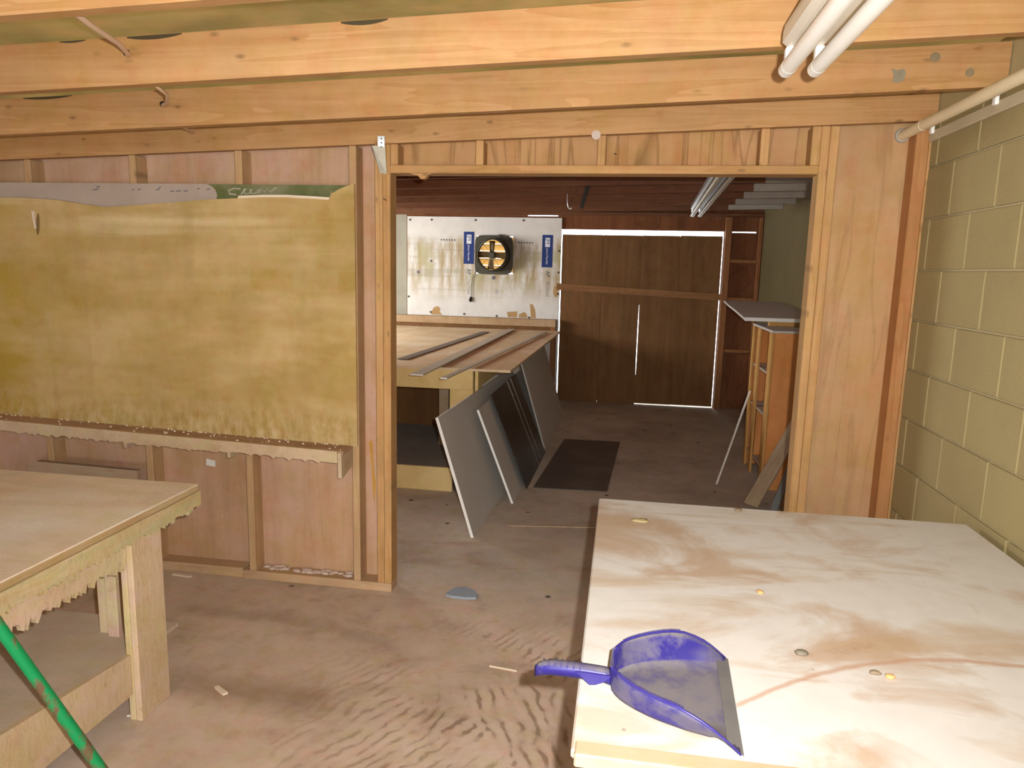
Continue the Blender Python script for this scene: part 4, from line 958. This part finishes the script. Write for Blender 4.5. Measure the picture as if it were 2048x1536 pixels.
# laths over it
def lath(label, x0, y0, x1, y1, w_, mat, z0, z1):
    t = empty('lath', (x0, y0, z0)); tag(t, label, 'lath', 'laths laid over the back room bench')
    bar('strip', (x0, y0, z0), (x1, y1, z1), w_, 0.009, mat, t, (1, 0, 0))
    d = (Vector((x1, y1, z1)) - Vector((x0, y0, z0))).normalized()
    e = bar('cut_end', Vector((x0, y0, z0)) - d * 0.0025, Vector((x0, y0, z0)), w_, 0.011, white_edge, t, (1, 0, 0)); tag(e, 'white cut end')
lath('widest pale lath on the bench, its white end hanging over the front', -1.340, 4.53, -1.318, 8.45, 0.092, lath_m, 0.894, 0.893)
lath('narrow pale lath nearest the bench corner, white end hanging over', -1.130, 4.435, -0.885, 8.25, 0.046, lath_m, 0.894, 0.893)
dl = bar('lath', (-1.70, 5.35, 0.8855), (-1.56, 8.05, 0.8855), 0.085, 0.007, lath_shade_m, None, (1, 0, 0)); tag(dl, 'dark strip standing for a shadow line, leftmost on the back room bench', 'lath')  # dark strip laid as the shadow at a sheet edge

# leaning sheets against that bench
def sheet(name, label, bn_, tn, bf, tf, t, mat, edge=None, cat='sheet', group=None):
    P = [Vector(p) for p in (bn_, tn, tf, bf)]
    nrm = (P[1] - P[0]).cross(P[3] - P[0]).normalized(); o = P[0].copy()
    if nrm.x < 0: nrm = -nrm
    e = empty(name, o); tag(e, label, cat, group)
    def solid(nm, Q, th, m, lift=0.0):
        bm = bmesh.new(); A = [bm.verts.new(q - o + nrm * lift) for q in Q]; B = [bm.verts.new(q - o + nrm * (lift - th)) for q in Q]
        bm.faces.new(A); bm.faces.new(B[::-1])
        for i in range(4): bm.faces.new((A[i], B[i], B[(i + 1) % 4], A[(i + 1) % 4]))
        return link(nm, to_mesh(bm, nm), m, e)
    solid('face', P, t, mat)
    if edge:
        d = (P[3] - P[0]).normalized() * 0.004
        q = solid('edge_band', [P[0] - d, P[1] - d, P[1], P[0]], t + 0.004, edge, 0.002); tag(q, 'white edge')
    return e, nrm, o, solid
sheet('grey_sheet', 'tall grey sheet leaning on the bench, nearest of the leaning stack', (-0.826, 4.0, 0.002), (-1.052, 4.0, 0.728), (-0.728, 6.40, 0.002), (-0.985, 6.40, 0.71), 0.014, grey_dust, white_edge)
sheet('grey_sheet', 'grey sheet with a thin white edge between nearest sheet and black sheet', (-0.690, 4.68, 0.002), (-0.945, 4.68, 0.650), (-0.645, 6.9, 0.002), (-0.935, 6.9, 0.66), 0.012, grey_dust, white_edge)
e, nrm, o, solid = sheet('black_sheet', 'glossy black sheet with built-in reflection lines leaning in front of grey sheets', (-0.640, 5.03, 0.002), (-0.925, 5.03, 0.690), (-0.622, 6.12, 0.002), (-0.905, 6.12, 0.70), 0.010, gloss_black_m, None)
for f in (0.60, 0.74):
    a = Vector((-0.640, 5.03, 0.002)).lerp(Vector((-0.622, 6.12, 0.002)), f); b = Vector((-0.925, 5.03, 0.690)).lerp(Vector((-0.905, 6.12, 0.70)), f)
    d = Vector((0, 0.012, 0))
    q = solid('reflection_line', [a, b, b + d, a + d], 0.004, plain('reflection_tone', (0.22, 0.18, 0.14), 0.25, 0.5, 0.6), 0.004); tag(q, 'thin strip standing for a reflection')  # paler strips added as reflection lines on the black gloss
sheet('grey_sheet', 'farthest grey sheet leaning at the far end of the bench', (-0.640, 6.25, 0.002), (-0.90, 6.25, 0.86), (-0.600, 7.75, 0.002), (-0.835, 7.70, 0.80), 0.012, grey_dust, None)

# flat dark sheet on the back room floor
slab('floor_sheet', [(-0.60, 5.06), (-0.055, 5.09), (0.03, 6.68), (-0.50, 6.66)], 0.006, mat_dark_m, 'dark stained sheet lying flat on the back room floor', 'sheet', None, 0.001)

# cabinet against the block wall
cbn = empty('open_cabinet', (1.31, 5.8, 0)); tag(cbn, 'open reddish plywood cabinet against the right wall of the back room', 'cabinet')
X0, X1, ya, yb, zc = 1.085, 1.545, 5.42, 6.22, 1.205
box('side_panel', X0 + 0.02, X1, ya, ya + 0.018, 0.0, zc - 0.018, ply_cab, cbn)
box('side_panel', X0 + 0.02, X1, yb - 0.018, yb, 0.0, zc - 0.018, ply_cab, cbn)
box('back_panel', X1 - 0.012, X1, ya + 0.018, yb - 0.018, 0.05, zc - 0.02, ply_cab, cbn)
box('cabinet_top', X0, X1, ya - 0.004, yb + 0.004, zc - 0.018, zc, grey_dust, cbn)
for a, b in ((ya, ya + 0.10), (5.90, 5.99), (yb - 0.06, yb)): box('stile', X0, X0 + 0.019, a, b, 0.0, zc - 0.019, cab_pine, cbn)
for z in (0.875, 0.55, 0.14): box('shelf_board', X0 + 0.02, X1 - 0.013, ya + 0.019, yb - 0.019, z - 0.018, z, plain('pale_shelf', (0.46, 0.40, 0.32)), cbn)
box('divider', X0 + 0.03, X1 - 0.013, 5.935, 5.953, 0.141, 0.531, ply_cab, cbn)
# sheet lying on top
bm = bmesh.new(); V = []
for i in range(11):
    y = 5.86 + 1.75 * i / 10; x0 = 0.955 + 0.02 * (i / 10) + 0.12 * max(0, i / 10 - 0.55) ** 1.3; z = 1.248 + 0.075 * math.sin(PI * i / 20)
    V.append([bm.verts.new((x0, y, z)), bm.verts.new((1.545, y, z))])
for p, q in zip(V, V[1:]): bm.faces.new((p[0], q[0], q[1], p[1]))
bmesh.ops.recalc_face_normals(bm, faces=bm.faces); bmesh.ops.solidify(bm, geom=bm.faces[:], thickness=-0.018)
ctr = Vector((1.25, 6.7, 1.25))
for v in bm.verts: v.co -= ctr
ts_ = empty('loose_board', ctr); tag(ts_, 'grey board with white front edge lying on the open cabinet', 'board')
link('face', to_mesh(bm, 'face'), grey_dust, ts_)
e_ = box('edge_band', 0.955, 1.545, 5.854, 5.860, 1.244, 1.272, white_edge, ts_, bev=0); tag(e_, 'white front edge')
tag(box('wood_block', 1.15, 1.50, 5.9, 5.95, 1.2055, 1.2435, cab_pine), 'pine block under the loose grey board on top of the cabinet', 'block')

# sticks and planks leaning by the cabinet
ws = bar('white_stick', (0.772, 5.465, 0.008), (1.066, 6.02, 0.655), 0.024, 0.012, white_edge, None, (0, 1, 0)); tag(ws, 'thin white stick leaning on the open cabinet', 'stick')
pk = bar('leaning_plank', (0.935, 4.92, 0.03), (1.33, 5.33, 0.62), 0.105, 0.02, leanwood_m, None, (0.82, -0.57, 0)); tag(pk, 'weathered plank leaning on the near side of the open cabinet', 'plank')
p2 = bar('leaning_strip', (1.07, 4.85, 0.02), (1.36, 5.30, 0.55), 0.05, 0.012, plain('blue_grey_strip', (0.24, 0.27, 0.27), 0.5, 0.4, 0.3), None, (0.82, -0.57, 0)); tag(p2, 'blue grey metal strip leaning behind the weathered plank', 'strip')
# hanger hook and strap under the far joists
hk = rod('ceiling_hook', [(-0.50, 6.045, 2.232), (-0.50, 6.04, 2.19), (-0.495, 6.035, 2.15), (-0.485, 6.03, 2.115), (-0.472, 6.03, 2.105), (-0.462, 6.03, 2.118)], 0.005, steel_m, None, 8); tag(hk, 'small bright wire hook hanging from the dark joists', 'hook')
sp_ = bar('hanging_strap', (-0.45, 7.15, 2.213), (-0.30, 5.40, 2.218), 0.035, 0.004, black_m, None, (1, 0, 0)); tag(sp_, 'black strap spanning two dark joists in the back room', 'strap')
